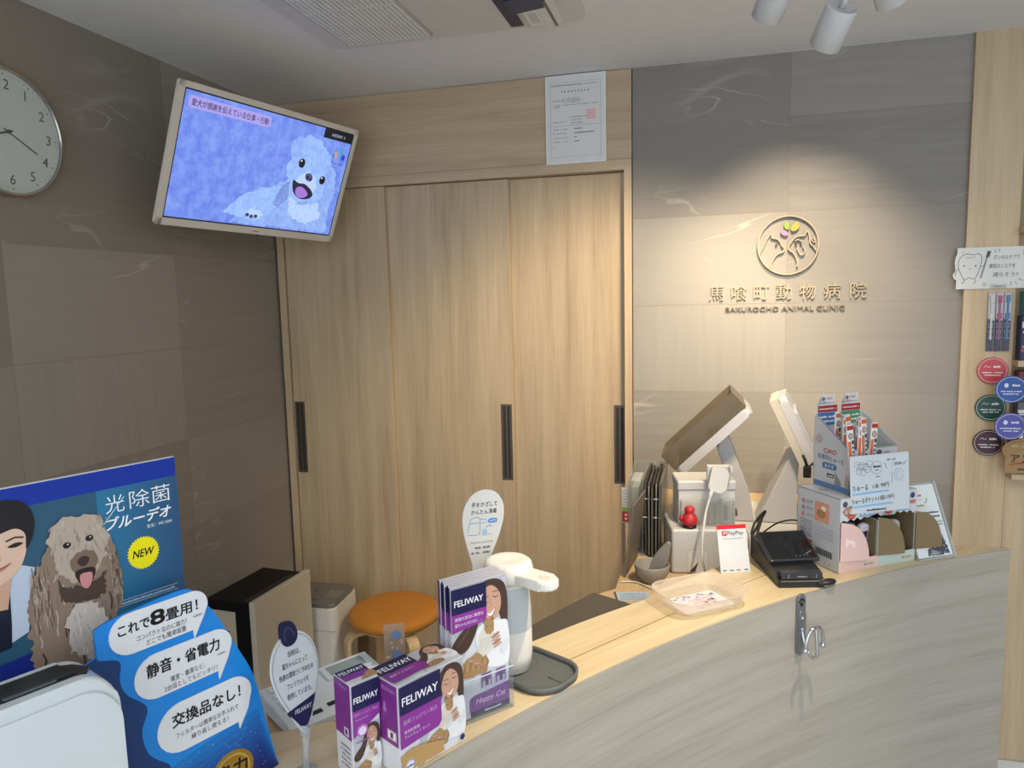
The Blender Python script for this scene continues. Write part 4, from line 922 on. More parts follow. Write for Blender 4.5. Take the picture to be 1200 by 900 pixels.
# ------------------------------------------------------------------ sanitizer
SZ = R(-27); t = thing('hand_sanitizer_dispenser', 'white automatic hand sanitizer dispenser with long nozzle on grey tray', 'dispenser', (1.336, -1.447, 1.0055), SZ)
SWH = C('e6e4dc', .35); 
b = MB(); b.lathe([(.0, 0), (.030, 0), (.033, .002), (.033, .008), (.0365, .010), (.0385, .03), (.0385, .075), (.0375, .110), (.0345, .150), (.034, .158)], SWH, 48); b.build('body', t)
b = MB(); b.lathe([(.0387, .076), (.0379, .110), (.0349, .150), (.0335, .156)], C('bfc6ca', .22), 48, caps=False); b.build('upper_sleeve', t)
b = MB(); b.lathe([(.031, .158), (.040, .160), (.0425, .166), (.0425, .178), (.040, .188), (.034, .193), (.024, .193), (.012, .1905), (0, .190)], SWH, 48)
b.build('head', t)
b = MB(); pts = [(.020, -.024), (.075, -.021)] + [(.083+.021*math.cos(a), .021*math.sin(a)) for a in [-PI/2+PI*i/10 for i in range(11)]] + [(.075, .021), (.020, .024)]
b.prism(pts, .163, .180, SWH, bev=.005, seg=3); b.prism(ellipse(.08, 0, .012, .009, 20), .1798, .1804, C('d3d1c9', .4)); b.build('nozzle', t)
b = MB(); b.text('washing', .006, INK('9aa0a2'), Fr(0, -.0385, 0), .004, .083, 3, 'c'); b.build('lettering', t)
t = thing('drip_tray', 'dark grey rounded tray under the sanitizer, overhanging the counter edge', 'tray', (1.380, -1.452, 1.0003), SZ)
TG = C('5d615f', .5)
b = MB(); b.prism(rrect(-.083, .070, -.057, .057, .045, 8), 0, .004, TG, bev=.001)
o1 = rrect(-.084, .071, -.058, .058, .046, 8); o2 = rrect(-.080, .067, -.054, .054, .042, 8); n = len(o1); vs = []; fs = []
for (x, y), (x2, y2) in zip(o1, o2): vs += [(x, y, .001), (x*1.02, y*1.02, .012), (x2*1.01, y2*1.01, .012), (x2, y2, .0035)]
for i in range(n):
    j = (i+1) % n
    for k in range(4): fs.append((4*i+k, 4*j+k, 4*j+(k+1) % 4, 4*i+(k+1) % 4))
b.add(vs, fs, TG, smooth=True); b.build('dish', t)
b = MB(); b.box(-.02, .02, -.0012, .0012, 0, .0015, TG, Tp(.05, 0, .004)); b.lathe([(.034, .0042), (.036, .0048), (.038, .0042)], TG, 40, Tp(-.044, .005, 0), caps=False); b.build('locating_ring', t)
rr_ = Euler((.02, .10, .86), 'YXZ').to_matrix()
t = thing('sanitizer_sign', 'white teardrop hand disinfection sign standing behind the sanitizer dispenser', 'sign', (1.284, -1.421, 1.2415), rot=rr_.to_euler('XYZ'))
b = MB(); M = Fr(0, 0, 0); Mp = Fr(0, -.0012, 0); BL = INK('5f93bf', .4)
drop = smooth([(0, .068), (.022, .062), (.038, .044), (.0425, .020), (.038, -.006), (.027, -.038), (.017, -.062), (.012, -.078), (-.012, -.078), (-.017, -.062), (-.027, -.038), (-.038, -.006), (-.0425, .020), (-.038, .044), (-.022, .062)])
b.prism(drop, -.001, .001, C('c6c9ca', .35), M)
b.text('手をかざして', .0098, INK('33363a'), Mp, 0, .0385, 1, 'c', .008, width=.053); b.text('かんたん消毒', .0098, INK('33363a'), Mp, 0, .0255, 1, 'c', .008, width=.053)
b.stroke(smooth([(-.030, -.006), (-.028, .010), (-.024, .018), (-.014, .020), (-.008, .017), (-.006, .0), (-.006, -.012)], False), .0009, BL, Mp, 1); b.stroke([(-.028, .010), (-.007, .010)], .0009, BL, Mp, 1); b.stroke([(-.030, -.010), (-.012, -.012), (-.006, -.007)], .0009, BL, Mp, 1)
b.stroke([(-.007, .016), (.006, .016), (.007, .010), (-.006, .009)], .0009, BL, Mp, 1)
b.flat(rrect(.010, .029, .008, .016, .0038, 4), INK('2f7fc4', .4), Mp, 1); b.text('AUTO', .0048, INK('dce8f2'), Mp, .0195, .0104, 2, 'c')
b.flat(smooth([(-.001, -.010), (.001, -.002), (.007, -.003), (.010, -.008), (.006, -.013), (.001, -.013)]), INK('8fb6d6', .4), Mp, 1); b.stroke(smooth([(.006, .0), (.012, .004), (.018, .001)], False), .0014, BL, Mp, 1); b.stroke([(.006, -.013), (.018, -.012)], .0008, BL, Mp, 1)
b.text('Disinfect your hands', .0055, INK('8a8f92'), Mp, 0, -.0265, 1, 'c'); dashes(b, -.018, .018, -.0365, .0045, INK('6a6f74'), Mp, 1, 2, .9); dashes(b, -.020, .018, -.0455, .0045, INK('6a6f74'), Mp, 1, 4, .75)
b.build('board', t)
inv = (Matrix.Translation((1.284, -1.421, 1.2415)) @ rr_.to_4x4()).inverted()
b = MB(); b.tube([(0, 0.0, -.075), inv @ Vector((1.280, -1.400, 1.10)), inv @ Vector((1.278, -1.395, 1.003))], .003, C('c9cccd', .4), 10)
b.lathe([(.016, 0), (.016, .002), (.004, .004), (0, .004)], C('c9cccd', .4), 24, Matrix.Translation(inv @ Vector((1.278, -1.395, 1.0003))) @ inv.to_3x3().to_4x4()); b.build('stem', t)

# clear strip with blue dots standing between phone and brochures
b = MB(); M = Fr(0, 0, 0); rn = random.Random(4)
b.box(-.016, .016, -.001, .001, 0, .138, CLEAR('d8c9b8', .30, .25))
for z in (.120, .088, .052): b.flat(ellipse((.003, -.006, .004)[int(z*7) % 3], z, .0075, .0075, 20), INK('6c86b4', .4), Fr(0, -.0012, 0), 2)
for i in range(26): b.flat(smooth([(x+a, y+c) for a, c in ((.003, 0), (0, .004), (-.003, 0), (0, -.003))for x, y in ((0, 0),)]) if False else ellipse(-.013+rn.random()*.026, .006+rn.random()*.126, .0026, .0018, 8, rn.random()*3), (INK('d6b49c', .4), INK('c9a7a0', .4))[i % 2], Fr(0, -.0012, 0), 1)
t = thing('plastic_sleeve', 'clear floral plastic sleeve with blue dots standing in front of the orange stool', 'sleeve', (1.192, -1.600, 1.0003), .45)
b.build('sleeve', t)
b = MB(); b.box(-.020, .020, -.012, .012, 0, .003, CLEAR('e2e2de', .3, .2)); b.build('foot', t)

# ------------------------------------------------------------------ staff desk: laptop, papers, bowl, file rack
t = thing('laptop', 'closed dark grey laptop on the staff desk behind the counter', 'laptop', (1.412, -1.004, .9503), R(-27.1))
LG = C('57534d', .4, .3)
b = MB(); b.prism(rrect(0, .20, -.295, 0, .008, 4), .002, .009, C('4a4743', .5), bev=.001); b.build('base', t)
b = MB(); b.prism(rrect(0, .20, -.295, 0, .008, 4), .0095, .015, LG, bev=.0015); b.build('lid', t)
b = MB(); b.prism(rrect(.002, .006, -.25, -.05, .0018, 2), .006, .012, BLACK); b.build('hinge', t)
b = MB(); b.box(0, .075, 0, .050, 0, .0012, C('aab8c4', .6)); b.box(-.004, 0, -.002, .052, 0, .0016, C('4f4c48', .6))
M = Tp(0, 0, .0013)
for i in range(5): dashes(b, .006, .068, .006+i*.008, .003, INK('6c7f90'), M, 1, i, .9)
solo(b, 'paper_slip', 'pale blue printed slip lying on the desk beside the grey laptop', 'paper', (1.470, -1.010, .9503), .25)
t = thing('ceramic_bowl', 'small grey bowl with a grey scoop leaning in it, beside files', 'bowl', (1.534, -.868, .9503))
BG = C('8d877c', .45)
b = MB(); b.lathe([(0, 0), (.026, 0), (.030, .003), (.040, .022), (.043, .040), (.041, .043), (.039, .040), (.034, .016), (.022, .006), (0, .005)], BG, 40); b.build('bowl', t)
t2 = thing('scoop', 'grey flat scoop standing in the small grey bowl', 'scoop', (1.534, -.868, .960))
b = MB(); M = Matrix.Rotation(R(24), 4, 'Y') @ Matrix.Rotation(R(8), 4, 'X')
b.prism(smooth([(-.010, 0), (.010, 0), (.016, .03), (.015, .065), (.006, .098), (0, .103), (-.006, .098), (-.015, .065), (-.016, .03)]), -.004, .004, C('8f8b83', .4), M @ Fr(0, 0, 0), bev=.0015); b.build('blade', t2)
b = MB(); b.ell((0, 0, .006), (.014, .012, .010), C('b9b6ae', .4)); b.build('ball_foot', t2)

t = thing('file_rack', 'clear acrylic upright file rack on the desk next to the cupboard', 'file holder', (1.458, -.705, .9503))
AR = CLEAR('dfe2e0', .12, .06)
for x0 in (.0, .038, .088):
    b = MB(); b.prism([(0, 0), (.26, 0), (.26, .20), (.12, .205), (.0, .205)], 0, .0025, AR, Matrix(((0, 0, 1, x0), (1, 0, 0, 0), (0, 1, 0, 0), (0, 0, 0, 1)))); b.build('divider', t)
b = MB(); b.box(0, .0905, .258, .2605, 0, .20, AR); b.build('back_plate', t)
b = MB(); b.box(0, .0905, 0, .26, 0, .0025, AR); b.build('base_plate', t)
b = MB(); b.box(.0405, .0878, 0, .003, .105, .107, CLEAR('f0f2f0', .5, .05)); b.box(.0405, .0878, 0, .003, .155, .157, CLEAR('f0f2f0', .5, .05)); b.build('cross_bar', t)
cols = ('2a2826', '3b3834', '1e1d1c', '2f2d2b', '4b463f')
labs = ('dark brown folder leaning outermost left in the clear rack', 'dark grey folder second from the left in the clear rack', 'black folder in the middle of the clear rack', 'dark folder second from the right in the clear rack', 'brown folder rightmost in the clear rack, nearest the printer')
for i in range(5):
    b = MB(); h = .196-.003*(i % 3); b.box(0, .0062, 0, .225, 0, h, C(cols[i], .55), bev=.001)
    b.box(.0014, .0048, -.0015, .222, .003, h-.004, C('8f8a80' if i % 2 else '5a564e', .7))
    solo(b, 'folder', labs[i], 'folder', (1.5035+i*.0084, -.698-.010*(i % 3), .9535), 0, 'dark folders in the acrylic rack', rot=(0, R(-.6+.3*i), 0))
b = MB(); b.box(0, .004, -.10, .05, 0, .185, C('6a6155', .6), bev=.0008); b.box(-.0006, 0, -.09, .04, .05, .06, C('1f1d1b', .5))
solo(b, 'clipboard', 'brown clipboard leaning against the front of the dark folders', 'clipboard', (1.476, -.765, .9506), 0, rot=(0, R(7), R(-6)))
b = MB(); b.box(0, .028, 0, .10, 0, .19, CLEAR('e4e6e2', .22, .1), bev=.003)
b.box(.004, .022, .004, .09, .004, .17, CLEAR('c9ccc8', .35, .2))
solo(b, 'clear_case', 'clear plastic case standing left of the dark folders', 'case', (1.4610, -.660, .9530), 0)
b = MB(); b.box(0, .022, -.0012, 0, 0, .098, C('d8d6d0', .5)); M = Fr(0, -.0013, 0)
b.rect(.001, .021, .002, .031, INK('c02430'), M, 1); b.rect(.001, .021, .031, .043, INK('7fae4a'), M, 1)
for i in range(2): b.flat(ellipse(.011, .011+i*.011, .0035, .0035, 12), INK('f0d8d8'), M, 2)
for i in range(6): dashes(b, .003, .019, .048+i*.008, .003, INK('9a9a98'), M, 1, i, .9)
solo(b, 'price_strip', 'white paper strip with green and red end beside the clear case', 'label strip', (1.437, -.650, 1.022), 0)
o = bpy.data.objects['price_strip']; o.parent = None

# ------------------------------------------------------------------ receipt printer, scanner, stamp box
PW = C('bfbdb8', .4)
t = thing('receipt_printer', 'white cube receipt printer on the desk beneath the barcode scanner', 'printer', (1.578, -.815, .9503), R(11))
b = MB(); b.box(0, .166, 0, .150, 0, .112, PW, bev=.006, seg=3); b.build('body', t)
b = MB(); M = Fr(0, -.0004, 0)
b.flat(rrect(.040, .088, .004, .060, .006), C('cbc9c2', .4), M, 1); b.stroke(rrect(.040, .088, .004, .060, .006), .0018, C('b5b3ac', .5), M, 2, True)
b.flat([(.044, .056), (.064, .032), (.084, .056)], C('c3c1ba', .5), M, 3); b.flat([(.044, .005), (.066, .032), (.058, .005)], C('3a3a3a', .6), M, 3)
b.build('front_door', t)
b = MB(); b.box(-.0006, .1666, .02, .14, .0905, .092, C('a9a7a0', .5)); b.build('lid_seam', t)
t = thing('counter_box', 'white lidded box with clear front pocket standing on the receipt printer', 'box', (1.592, -.762, 1.0628), R(11))
b = MB(); b.box(0, .140, 0, .095, 0, .085, C('c9c7c1', .4), bev=.002); b.build('body', t)
b = MB(); b.box(-.003, .143, -.003, .098, .085, .110, PW, bev=.005, seg=3); b.build('lid', t)
b = MB(); AP = CLEAR('e6e6e2', .14, .06); b.box(.004, .136, -.022, -.020, .0, .062, AP); b.box(.004, .006, -.020, 0, 0, .062, AP); b.box(.134, .136, -.020, 0, 0, .062, AP); b.box(.070, .072, -.020, 0, 0, .05, AP); b.box(.088, .090, -.020, 0, 0, .05, AP); b.build('clear_pocket', t)
b = MB(); b.box(.102, .126, -.016, -.006, .004, .066, CLEAR('d4d6d6', .4, .1), bev=.002); b.box(.109, .118, -.0175, -.016, .016, .052, C('5f5f5c', .4)); b.build('clip', t)
t = thing('barcode_scanner', 'white handheld barcode scanner hanging in its cradle over the printer', 'scanner', (1.690, -.760, 1.180), R(9))
b = MB(); b.prism(rrect(-.022, .022, 0, .062, .010, 5), -.012, .012, PW, Matrix.Translation((-.012, -.018, -.028)) @ Matrix.Rotation(R(14), 4, 'Y') @ Matrix.Rotation(R(-14), 4, 'X') @ Fr(0, 0, 0), bev=.004, seg=3); b.build('head', t)
b = MB(); b.box(-.030, .030, .0, .012, -.004, .036, C('c4c3be', .45), bev=.003); b.box(.022, .030, -.022, .006, .020, .036, C('c4c3be', .45), bev=.003); b.build('cradle', t)
b = MB(); b.tube(smooth([(-.022, -.030, -.018), (-.028, -.036, -.036), (-.038, -.045, -.068), (-.048, -.068, -.110), (-.052, -.078, -.150), (-.050, -.080, -.185), (-.040, -.082, -.2205)], False, 6), [.0055]*6+[.0030]*31, C('cfcdc6', .4), 8); b.build('cable', t)
t = thing('red_figurine', 'red rubber cap shaped stand on black base in front of white box', 'ornament', (1.620, -.786, 1.0628))
RD = C('b3262b', .45)
b = MB(); b.lathe([(.0, 0), (.017, 0), (.0175, .003), (.017, .006), (0, .006)], BLACK, 28); b.build('base', t)
b = MB(); b.lathe([(0, .006), (.015, .006), (.0195, .012), (.0200, .020), (.0165, .030), (.011, .034), (.0105, .037), (.0125, .042), (.0115, .049), (.006, .053), (0, .054)], RD, 28); b.ell((-.019, -.004, .022), (.006, .005, .009), RD); b.build('cap', t)

# ------------------------------------------------------------------ point-of-sale tablets
TW_ = C('b7b7b9', .35); TG_ = C('a3a5aa', .4)
def prism_y(mb, prof, y0, y1, mat, bev=0): mb.prism(prof, -y1, -y0, mat, Matrix(((1, 0, 0, 0), (0, 0, -1, 0), (0, 1, 0, 0), (0, 0, 0, 1))), bev=bev)
t = thing('cash_drawer', 'low white cash drawer under the right tablet stand', 'cash drawer', (1.715, -.58, .9503))
b = MB(); b.box(0, .30, .0, .37, .004, .028, C('c9c8c2', .4), bev=.003); b.build('case', t)
b = MB(); b.box(.006, .294, -.003, .002, .008, .024, C('b5b4ae', .4), bev=.001); b.build('drawer_front', t)
b = MB()
for x in (.02, .28):
    for y in (.02, .35): b.lathe([(.01, 0), (.01, .005)], BLACK, 14, Tp(x, y, 0))
b.build('foot', t)
t = thing('tablet_register', 'white tablet register tilted left with smoky privacy hood, left one', 'register', (0, 0, 0))
A, B_ = Vector((1.571, -.5, 1.137)), Vector((1.764, -.5, 1.325)); ex = (B_-A).normalized(); ez = Vector((-ex.z, 0, ex.x)); L = (B_-A).length
MT = Matrix(((ex.x, 0, ez.x, A.x), (0, 1, 0, A.y), (ex.z, 0, ez.z, A.z), (0, 0, 0, 1)))     # local x along the tablet, y away, z out of its screen
b = MB(); b.prism(rrect(0, L, 0, .19, .016, 6), -.026, .0, TW_, MT, bev=.007, seg=3); b.build('case', t)
b = MB(); b.prism(rrect(.012, L-.012, .012, .178, .008, 4), .0, .0012, C('0f1013', .1), MT); b.build('screen', t)
SM = CLEAR('978a75', .30, .08)
b = MB(); b.box(0, L, .001, .003, 0, .055, SM, MT); b.box(L-.002, L, .003, .187, 0, .055, SM, MT); b.box(0, .002, .003, .187, 0, .055, SM, MT); b.box(0, L, .187, .189, 0, .055, SM, MT); b.build('privacy_hood', t)
b = MB(); prism_y(b, [(1.693, 1.225), (1.712, 1.236), (1.722, 1.226), (1.780, 1.06), (1.7945, .984), (1.7945, .979), (1.69, .979), (1.69, .99), (1.752, .99), (1.750, 1.01), (1.690, 1.185)], -.44, -.36, TW_, .004); b.build('stand', t)
b = MB(); prism_y(b, [(1.69, 1.19), (1.72, 1.215), (1.70, 1.235), (1.672, 1.21)], -.42, -.38, TG_, .002); b.build('hinge', t)
t = thing('tablet_register', 'white tablet register on angled stand seen from behind, right one', 'register', (0, 0, 0))
TA, TB = Vector((1.858, -.47, 1.348)), Vector((1.950, -.48, 1.150)); ex = (TB-TA).normalized(); ey = Vector((.10, .994, 0)); ey = (ey - ex*ey.dot(ex)).normalized(); ez = ex.cross(ey)
MT = Matrix(((ex.x, ey.x, ez.x, TA.x), (ex.y, ey.y, ez.y, TA.y), (ex.z, ey.z, ez.z, TA.z), (0, 0, 0, 1)))
b = MB(); b.prism(rrect(0, .25, 0, .19, .018, 6), -.012, .012, TW_, MT, bev=.006, seg=3); b.prism(rrect(.05, .20, .035, .155, .014, 5), -.012, .020, TG_, MT, bev=.004) ; b.build('case', t)
b = MB(); b.prism(rrect(.012, .238, .012, .178, .008, 4), -.0132, -.012, C('0f1013', .1), MT); b.build('screen', t)
b = MB(); WHD = CLEAR('d6cfc0', .70, .3); b.box(0, .20, .001, .003, -.034, -.012, WHD, MT); b.box(0, .002, .003, .187, -.034, -.012, WHD, MT); b.build('privacy_hood', t)
b = MB(); prism_y(b, [(1.799, .979), (1.888, 1.180), (1.902, 1.186), (1.912, 1.172), (1.906, 1.05), (1.905, 1.012), (1.915, 1.0), (2.0, .996), (2.0, .979)], -.44, -.34, TW_, .004); b.build('stand', t)
b = MB(); prism_y(b, [(1.884, 1.165), (1.905, 1.20), (1.93, 1.20), (1.912, 1.165)], -.42, -.36, TG_, .002); b.build('hinge', t)

CB = C('161617', .45)
def cable(pts, r, lab, mat=CB):
    b = MB(); b.tube(smooth(pts, False, 6), r, mat, 8); return solo(b, 'cable', lab, 'cable', (0, 0, 0))
for i, (pts, lab) in enumerate((
    ([(1.765, -.66, .954), (1.768, -.69, .99), (1.780, -.66, 1.04), (1.81, -.62, 1.065), (1.79, -.64, 1.03), (1.770, -.68, 1.0), (1.772, -.70, .957)], 'black cable looped up between the white printer and the tablet stand'),
    ([(1.782, -.69, .954), (1.79, -.70, 1.0), (1.79, -.66, 1.04), (1.80, -.65, 1.055), (1.785, -.69, 1.02), (1.775, -.72, .98), (1.79, -.71, .955)], 'black cable bundled against right side of the white printer'),
    ([(1.79, -.60, .984), (1.84, -.62, 1.034), (1.89, -.62, 1.044), (1.905, -.62, 1.012), (1.87, -.62, .990), (1.82, -.63, .984)], 'thin black cable arching in front of the right tablet stand'),
    ([(1.785, -.68, .97), (1.80, -.665, .956), (1.825, -.645, .955), (1.86, -.605, .955)], 'black cable lying on the desk in front of the cash drawer'))):
    cable(pts, (.0032, .0032, .0022, .003)[i], lab)
cable([(1.757, -.72, 1.05), (1.766, -.735, 1.03), (1.765, -.74, .99), (1.758, -.735, .954)], .003, 'white cable hanging down the right side of the printer', C('d6d4ce', .4))
cable([(1.462, -.90, .953), (1.50, -.895, .953), (1.54, -.93, .953)], .0018, 'thin white cord lying across the desk beside the bowl', C('cfc8b8', .4))
b = MB(); b.box(-.010, .010, -.006, .006, -.018, .014, CB, bev=.002); b.tube([(0, 0, .012), (-.006, 0, .03), (-.012, 0, .045)], .004, CB, 8); b.tube([(.006, 0, .012), (.012, 0, .022), (.035, .0, .004)], .004, CB, 8)
solo(b, 'cable_plug', 'black plug hanging off the back of the right tablet register', 'plug', (1.925, -.505, 1.150), 0)

# ------------------------------------------------------------------ on the counter: coin tray, payment sign, card terminal
t = thing('coin_tray', 'frosted translucent coin tray with a patterned paper, on the counter top', 'tray', (1.648, -1.098, 1.0003), R(38))
FR = CLEAR('efe8dc', .24, .35)
def ringwall(mb, rects, mat):
    n = len(rects[0][0]); vs = []; fs = []
    for pts, z in rects: vs += [(x, y, z) for x, y in pts]
    for k in range(len(rects)-1):
        for i in range(n): j = (i+1) % n; fs.append((k*n+i, k*n+j, (k+1)*n+j, (k+1)*n+i))
    mb.add(vs, fs, mat, smooth=True)
b = MB(); b.prism(rrect(-.070, .070, -.050, .050, .030, 8), 0, .0018, FR); b.build('base', t)
b = MB(); ringwall(b, [(rrect(-.069, .069, -.049, .049, .030, 8), .0018), (rrect(-.078, .078, -.058, .058, .034, 8), .012), (rrect(-.086, .086, -.066, .066, .038, 8), .031), (rrect(-.089, .089, -.069, .069, .040, 8), .0335), (rrect(-.0905, .0905, -.0705, .0705, .040, 8), .032), (rrect(-.088, .088, -.068, .068, .040, 8), .030)], FR); b.build('wall', t)
b = MB(); b.prism(rrect(-.062, .060, -.040, .040, .004, 2), 0, .0006, C('dcd6d8', .6)); M = Tp(0, 0, .0007); rn = random.Random(8)
for i in range(60): b.flat(ellipse(-.055+rn.random()*.11, -.035+rn.random()*.07, .002+.004*rn.random(), .002+.003*rn.random(), 10, rn.random()*3), (INK('e0c4c8'), INK('cfc8da'), INK('c4d0d6'), INK('e4cfd0'))[i % 4], M, 1)
for i in range(6): b.flat(ellipse(-.04+i*.017, .028-.006*(i % 2), .004, .003, 12), INK('9a90ae'), M, 2)
for i in range(5): dashes(b, -.02, .04, -.022+i*.008, .004, INK('dfa9b2'), M, 2, i, .8)
solo(b, 'patterned_paper', 'pale floral paper slip lying inside the frosted coin tray', 'paper', (1.648, -1.098, 1.0023), R(38))

t = thing('payment_sign', 'small white payment card with red top standing beside the card terminal', 'sign', (1.694, -.921, 1.0003), .36)
b = MB(); ML = Matrix.Rotation(R(-17), 4, 'X'); b.box(0, .0700, 0, .003, 0, .108, C('d0d2d4', .3), ML); M = ML @ Fr(0, -.0001, 0)
b.rect(0, .070, .0985, .108, INK('c8202c', .3), M, 1)
b.flat(rrect(.011, .0225, .083, .0945, .002, 3), INK('d3202e', .3), M, 1); b.text('P', .0105, INK('f4f4f4'), M, .0172, .0852, 2, 'c', .02, .2)
b.text('PayPay', .0125, INK('1e1e20'), M, .0245, .0850, 1, 'l', .012, 0, width=.038)
dashes(b, .012, .060, .0755, .0022, INK('8a8c90'), M, 1, 1, .95); b.stroke([(.013, .016), (.057, .016), (.057, .068), (.013, .068)], .0005, INK('d0d2d6'), M, 1, True)
for x, c in ((.005, '2a7a4a'), (.022, '3a4a5a'), (.038, '4a5a6a'), (.056, '3a4a7a')): dashes(b, x, x+.009, .004, .0035, INK(c), M, 1, int(x*999), 1)
b.build('card', t)
b = MB(); b.box(.012, .058, .003, .040, 0, .002, C('d6d8da', .3)); b.build('foot', t)

t = thing('card_terminal', 'black card payment terminal with tilted screen on the counter', 'payment terminal', (1.8135, -.983, 1.0003), .25)
BK = C('1b1c1f', .4); BK2 = C('2a2b2f', .3)
b = MB(); prof = [(.0, .0), (.0, .014), (.018, .018), (.022, .030), (.09, .032), (.15, .050), (.20, .052), (.20, 0)]
b.prism([(y, z) for y, z in prof], 0, .100, BK, Matrix(((0, 0, 1, 0), (1, 0, 0, 0), (0, 1, 0, 0), (0, 0, 0, 1))), bev=.003); b.build('body', t)
b = MB(); b.box(.004, .098, -.003, .012, .0145, .0165, C('8d8a80', .3, .7)); b.build('card_slot', t)
b = MB(); b.box(.006, .094, -.001, .018, .019, .034, BK2, bev=.002); dashes(b, .04, .06, .024, .003, INK('9a9ca0'), Fr(0, -.0012, 0), 1, 1, 1); b.box(.020, .021, -.0015, 0, .021, .030, C('9a9ca0', .4)); b.box(.080, .081, -.0015, 0, .021, .030, C('9a9ca0', .4)); b.build('printer_slot', t)
tm = Euler((-1.10, .027, .394), 'YXZ').to_matrix().to_4x4(); MS = (Matrix.Translation((1.8135, -.983, 1.0003)) @ Matrix.Rotation(.25, 4, 'Z')).inverted() @ Matrix.Translation((1.841, -.870, 1.060)) @ tm
b = MB(); b.prism(rrect(-.0585, .0585, -.046, .046, .006, 4), -.010, 0, C('2b2d31', .3), MS @ Fr(0, 0, 0), bev=.002)  # bezel colour lightened in place of reflections on its edges
b.prism(rrect(-.053, .053, -.040, .041, .003, 3), 0, .0008, C('0b0d10', .06, coat=.5), MS @ Fr(0, 0, 0)); M = MS @ Fr(0, -.0009, 0)
for i in range(3): b.stroke([(.030+i*.006, -.030+.003*i), (.036+i*.006, -.026+.003*i)], .0012, INK('8a8f94'), M, 1)
for i in range(4): b.flat(ellipse(.006+i*.009, -.034, .0016, .0016, 10), INK('5a6066'), M, 1)
b.build('screen', t)
b = MB(); b.tube(smooth([(.085, .0, .010), (.10, -.006, .012), (.116, .0, .012), (.122, .012, .009), (.112, .020, .006), (.095, .012, .005)], False, 5), .0055, BK, 10); b.build('cable', t)

# ------------------------------------------------------------------ cat-treat display boxes
YB = .604; t = thing('treat_display_carton', 'white lower display carton with pink and brown flaps, holding treat pouches', 'display box', (1.950, -.871, 1.0003), YB)
w, d, h = .226, .135, .173; WB = C('c6c9ce', .4); KR = C('7d6c4c', .7); PK = C('d9b9b2', .45); MN = C('b9c6c2', .45)
b = MB(); b.box(0, .0018, 0, d, 0, h, WB); b.box(w-.0018, w, 0, d, 0, h, WB); b.box(0, w, d-.0018, d, 0, h, WB); b.box(0, w, 0, d, 0, .0018, KR); b.box(0, w, 0, d, h-.0018, h, WB)
b.box(.0018, .0036, .002, d-.002, .002, h-.002, KR); b.box(w-.0036, w-.0018, .002, d-.002, .002, h-.002, KR); b.box(.0018, w-.0018, d-.0036, d-.0018, .002, h-.002, C('4a4030', .8)); b.box(.1085, .1100, .002, d-.002, .002, .110, KR)
M = Lf(-.0001, d, 0)
b.rect(.058, .103, .105, .152, INK('d99a80', .4), M, 1); b.flat(ellipse(.078, .125, .014, .010, 18), INK('b4795a'), M, 2); b.flat(ellipse(.086, .138, .008, .006, 16), INK('f0e4da'), M, 2); b.flat(ellipse(.080, .122, .006, .005, 12), INK('8a9a5a'), M, 3)
for i in range(3): b.flat(ellipse(.020, .142-i*.016, .006, .006, 16), INK(('b58a84', '9a97a0', 'c48a8a')[i]), M, 1); dashes(b, .030, .052, .144-i*.016, .003, INK('5c5f66'), M, 1, i, .9); dashes(b, .030, .050, .139-i*.016, .002, INK('8a8d94'), M, 1, i+9, .9)
for i in range(7): dashes(b, .010, .052, .096-i*.006, .003, INK('6c7078'), M, 1, i+20, .92)
b.stroke([(.060, .062), (.082, .062), (.082, .098), (.060, .098)], .0006, INK('8a8d94'), M, 1, True)
for i in range(5): dashes(b, .062, .080, .090-i*.006, .002, INK('9a9da4'), M, 1, i+30, .8); dashes(b, .085, .118, .092-i*.006, .002, INK('8a8d94'), M, 1, i+35, .9)
b.rect(.035, .052, .046, .052, INK('b8444a'), M, 1); b.rect(.035, .052, .040, .044, INK('c8686c'), M, 1)
for i in range(26): b.rect(.062+i*.0021, .0628+i*.0021+.0006*(i % 3), .026, .042, INK('3a3c40'), M, 1)
for i in range(4): b.flat(ellipse(.06+i*.016, .011, .002, .003, 10), INK('9a9da4'), M, 1)
M = Tp(0, 0, h+.0001); b.text('ちゅ〜る', .012, INK('4a4c54'), M, .014, .075, 1, 'l', .01, 0, rot=-.1)
b.build('carton', t)
b = MB(); zig = [(0, .173), (0, .118)]
rn = random.Random(3)
for i in range(1, 23): zig.append((i*w/23, .118 + (.004 if i % 2 else -.002) + .010*math.sin(PI*i/23)*(.4) + (.006 if 8 < i < 11 else 0) + rn.random()*.003))
zig += [(w, .122), (w, .173)]
b.prism(zig, 0, .0016, WB, Fr(0, 0, 0)); M = Fr(0, -.0017, 0)
for x0 in (.004, .112):
    b.flat(ellipse(x0+.026, .142, .022, .013, 22), INK('8c7462', .4), M, 1)
    for i in range(5): b.flat(ellipse(x0+.012+i*.007, .142+.004*(i % 2), .005, .006, 12), INK(('c4a58c', 'a4866c', 'd0b8a0')[i % 3]), M, 2)
    b.flat(ellipse(x0+.028, .130, .011, .0065, 18), INK('b8402a'), M, 3); b.text('ちゅ〜る', .004, INK('f4e4d4'), M, x0+.028, .1285, 4, 'c'); b.rect(x0+.052, x0+.092, .126, .160, INK('7aa0cc'), M, 1)
    for i in range(3): dashes(b, x0+.055, x0+.09, .130+i*.009, .004, INK('e8eef6'), M, 2, i, .9)
b.flat(ellipse(.013, .160, .007, .007, 18), INK('4a4f5c'), M, 1); b.flat(ellipse(.212, .160, .007, .007, 18), INK('39466e'), M, 1); b.flat(rrect(.204, .222, .140, .149, .003), INK('c47a6a'), M, 1); b.text('ちゅ', .010, INK('2c2e34'), M, .005, .140, 1)
b.build('header_panel', t)
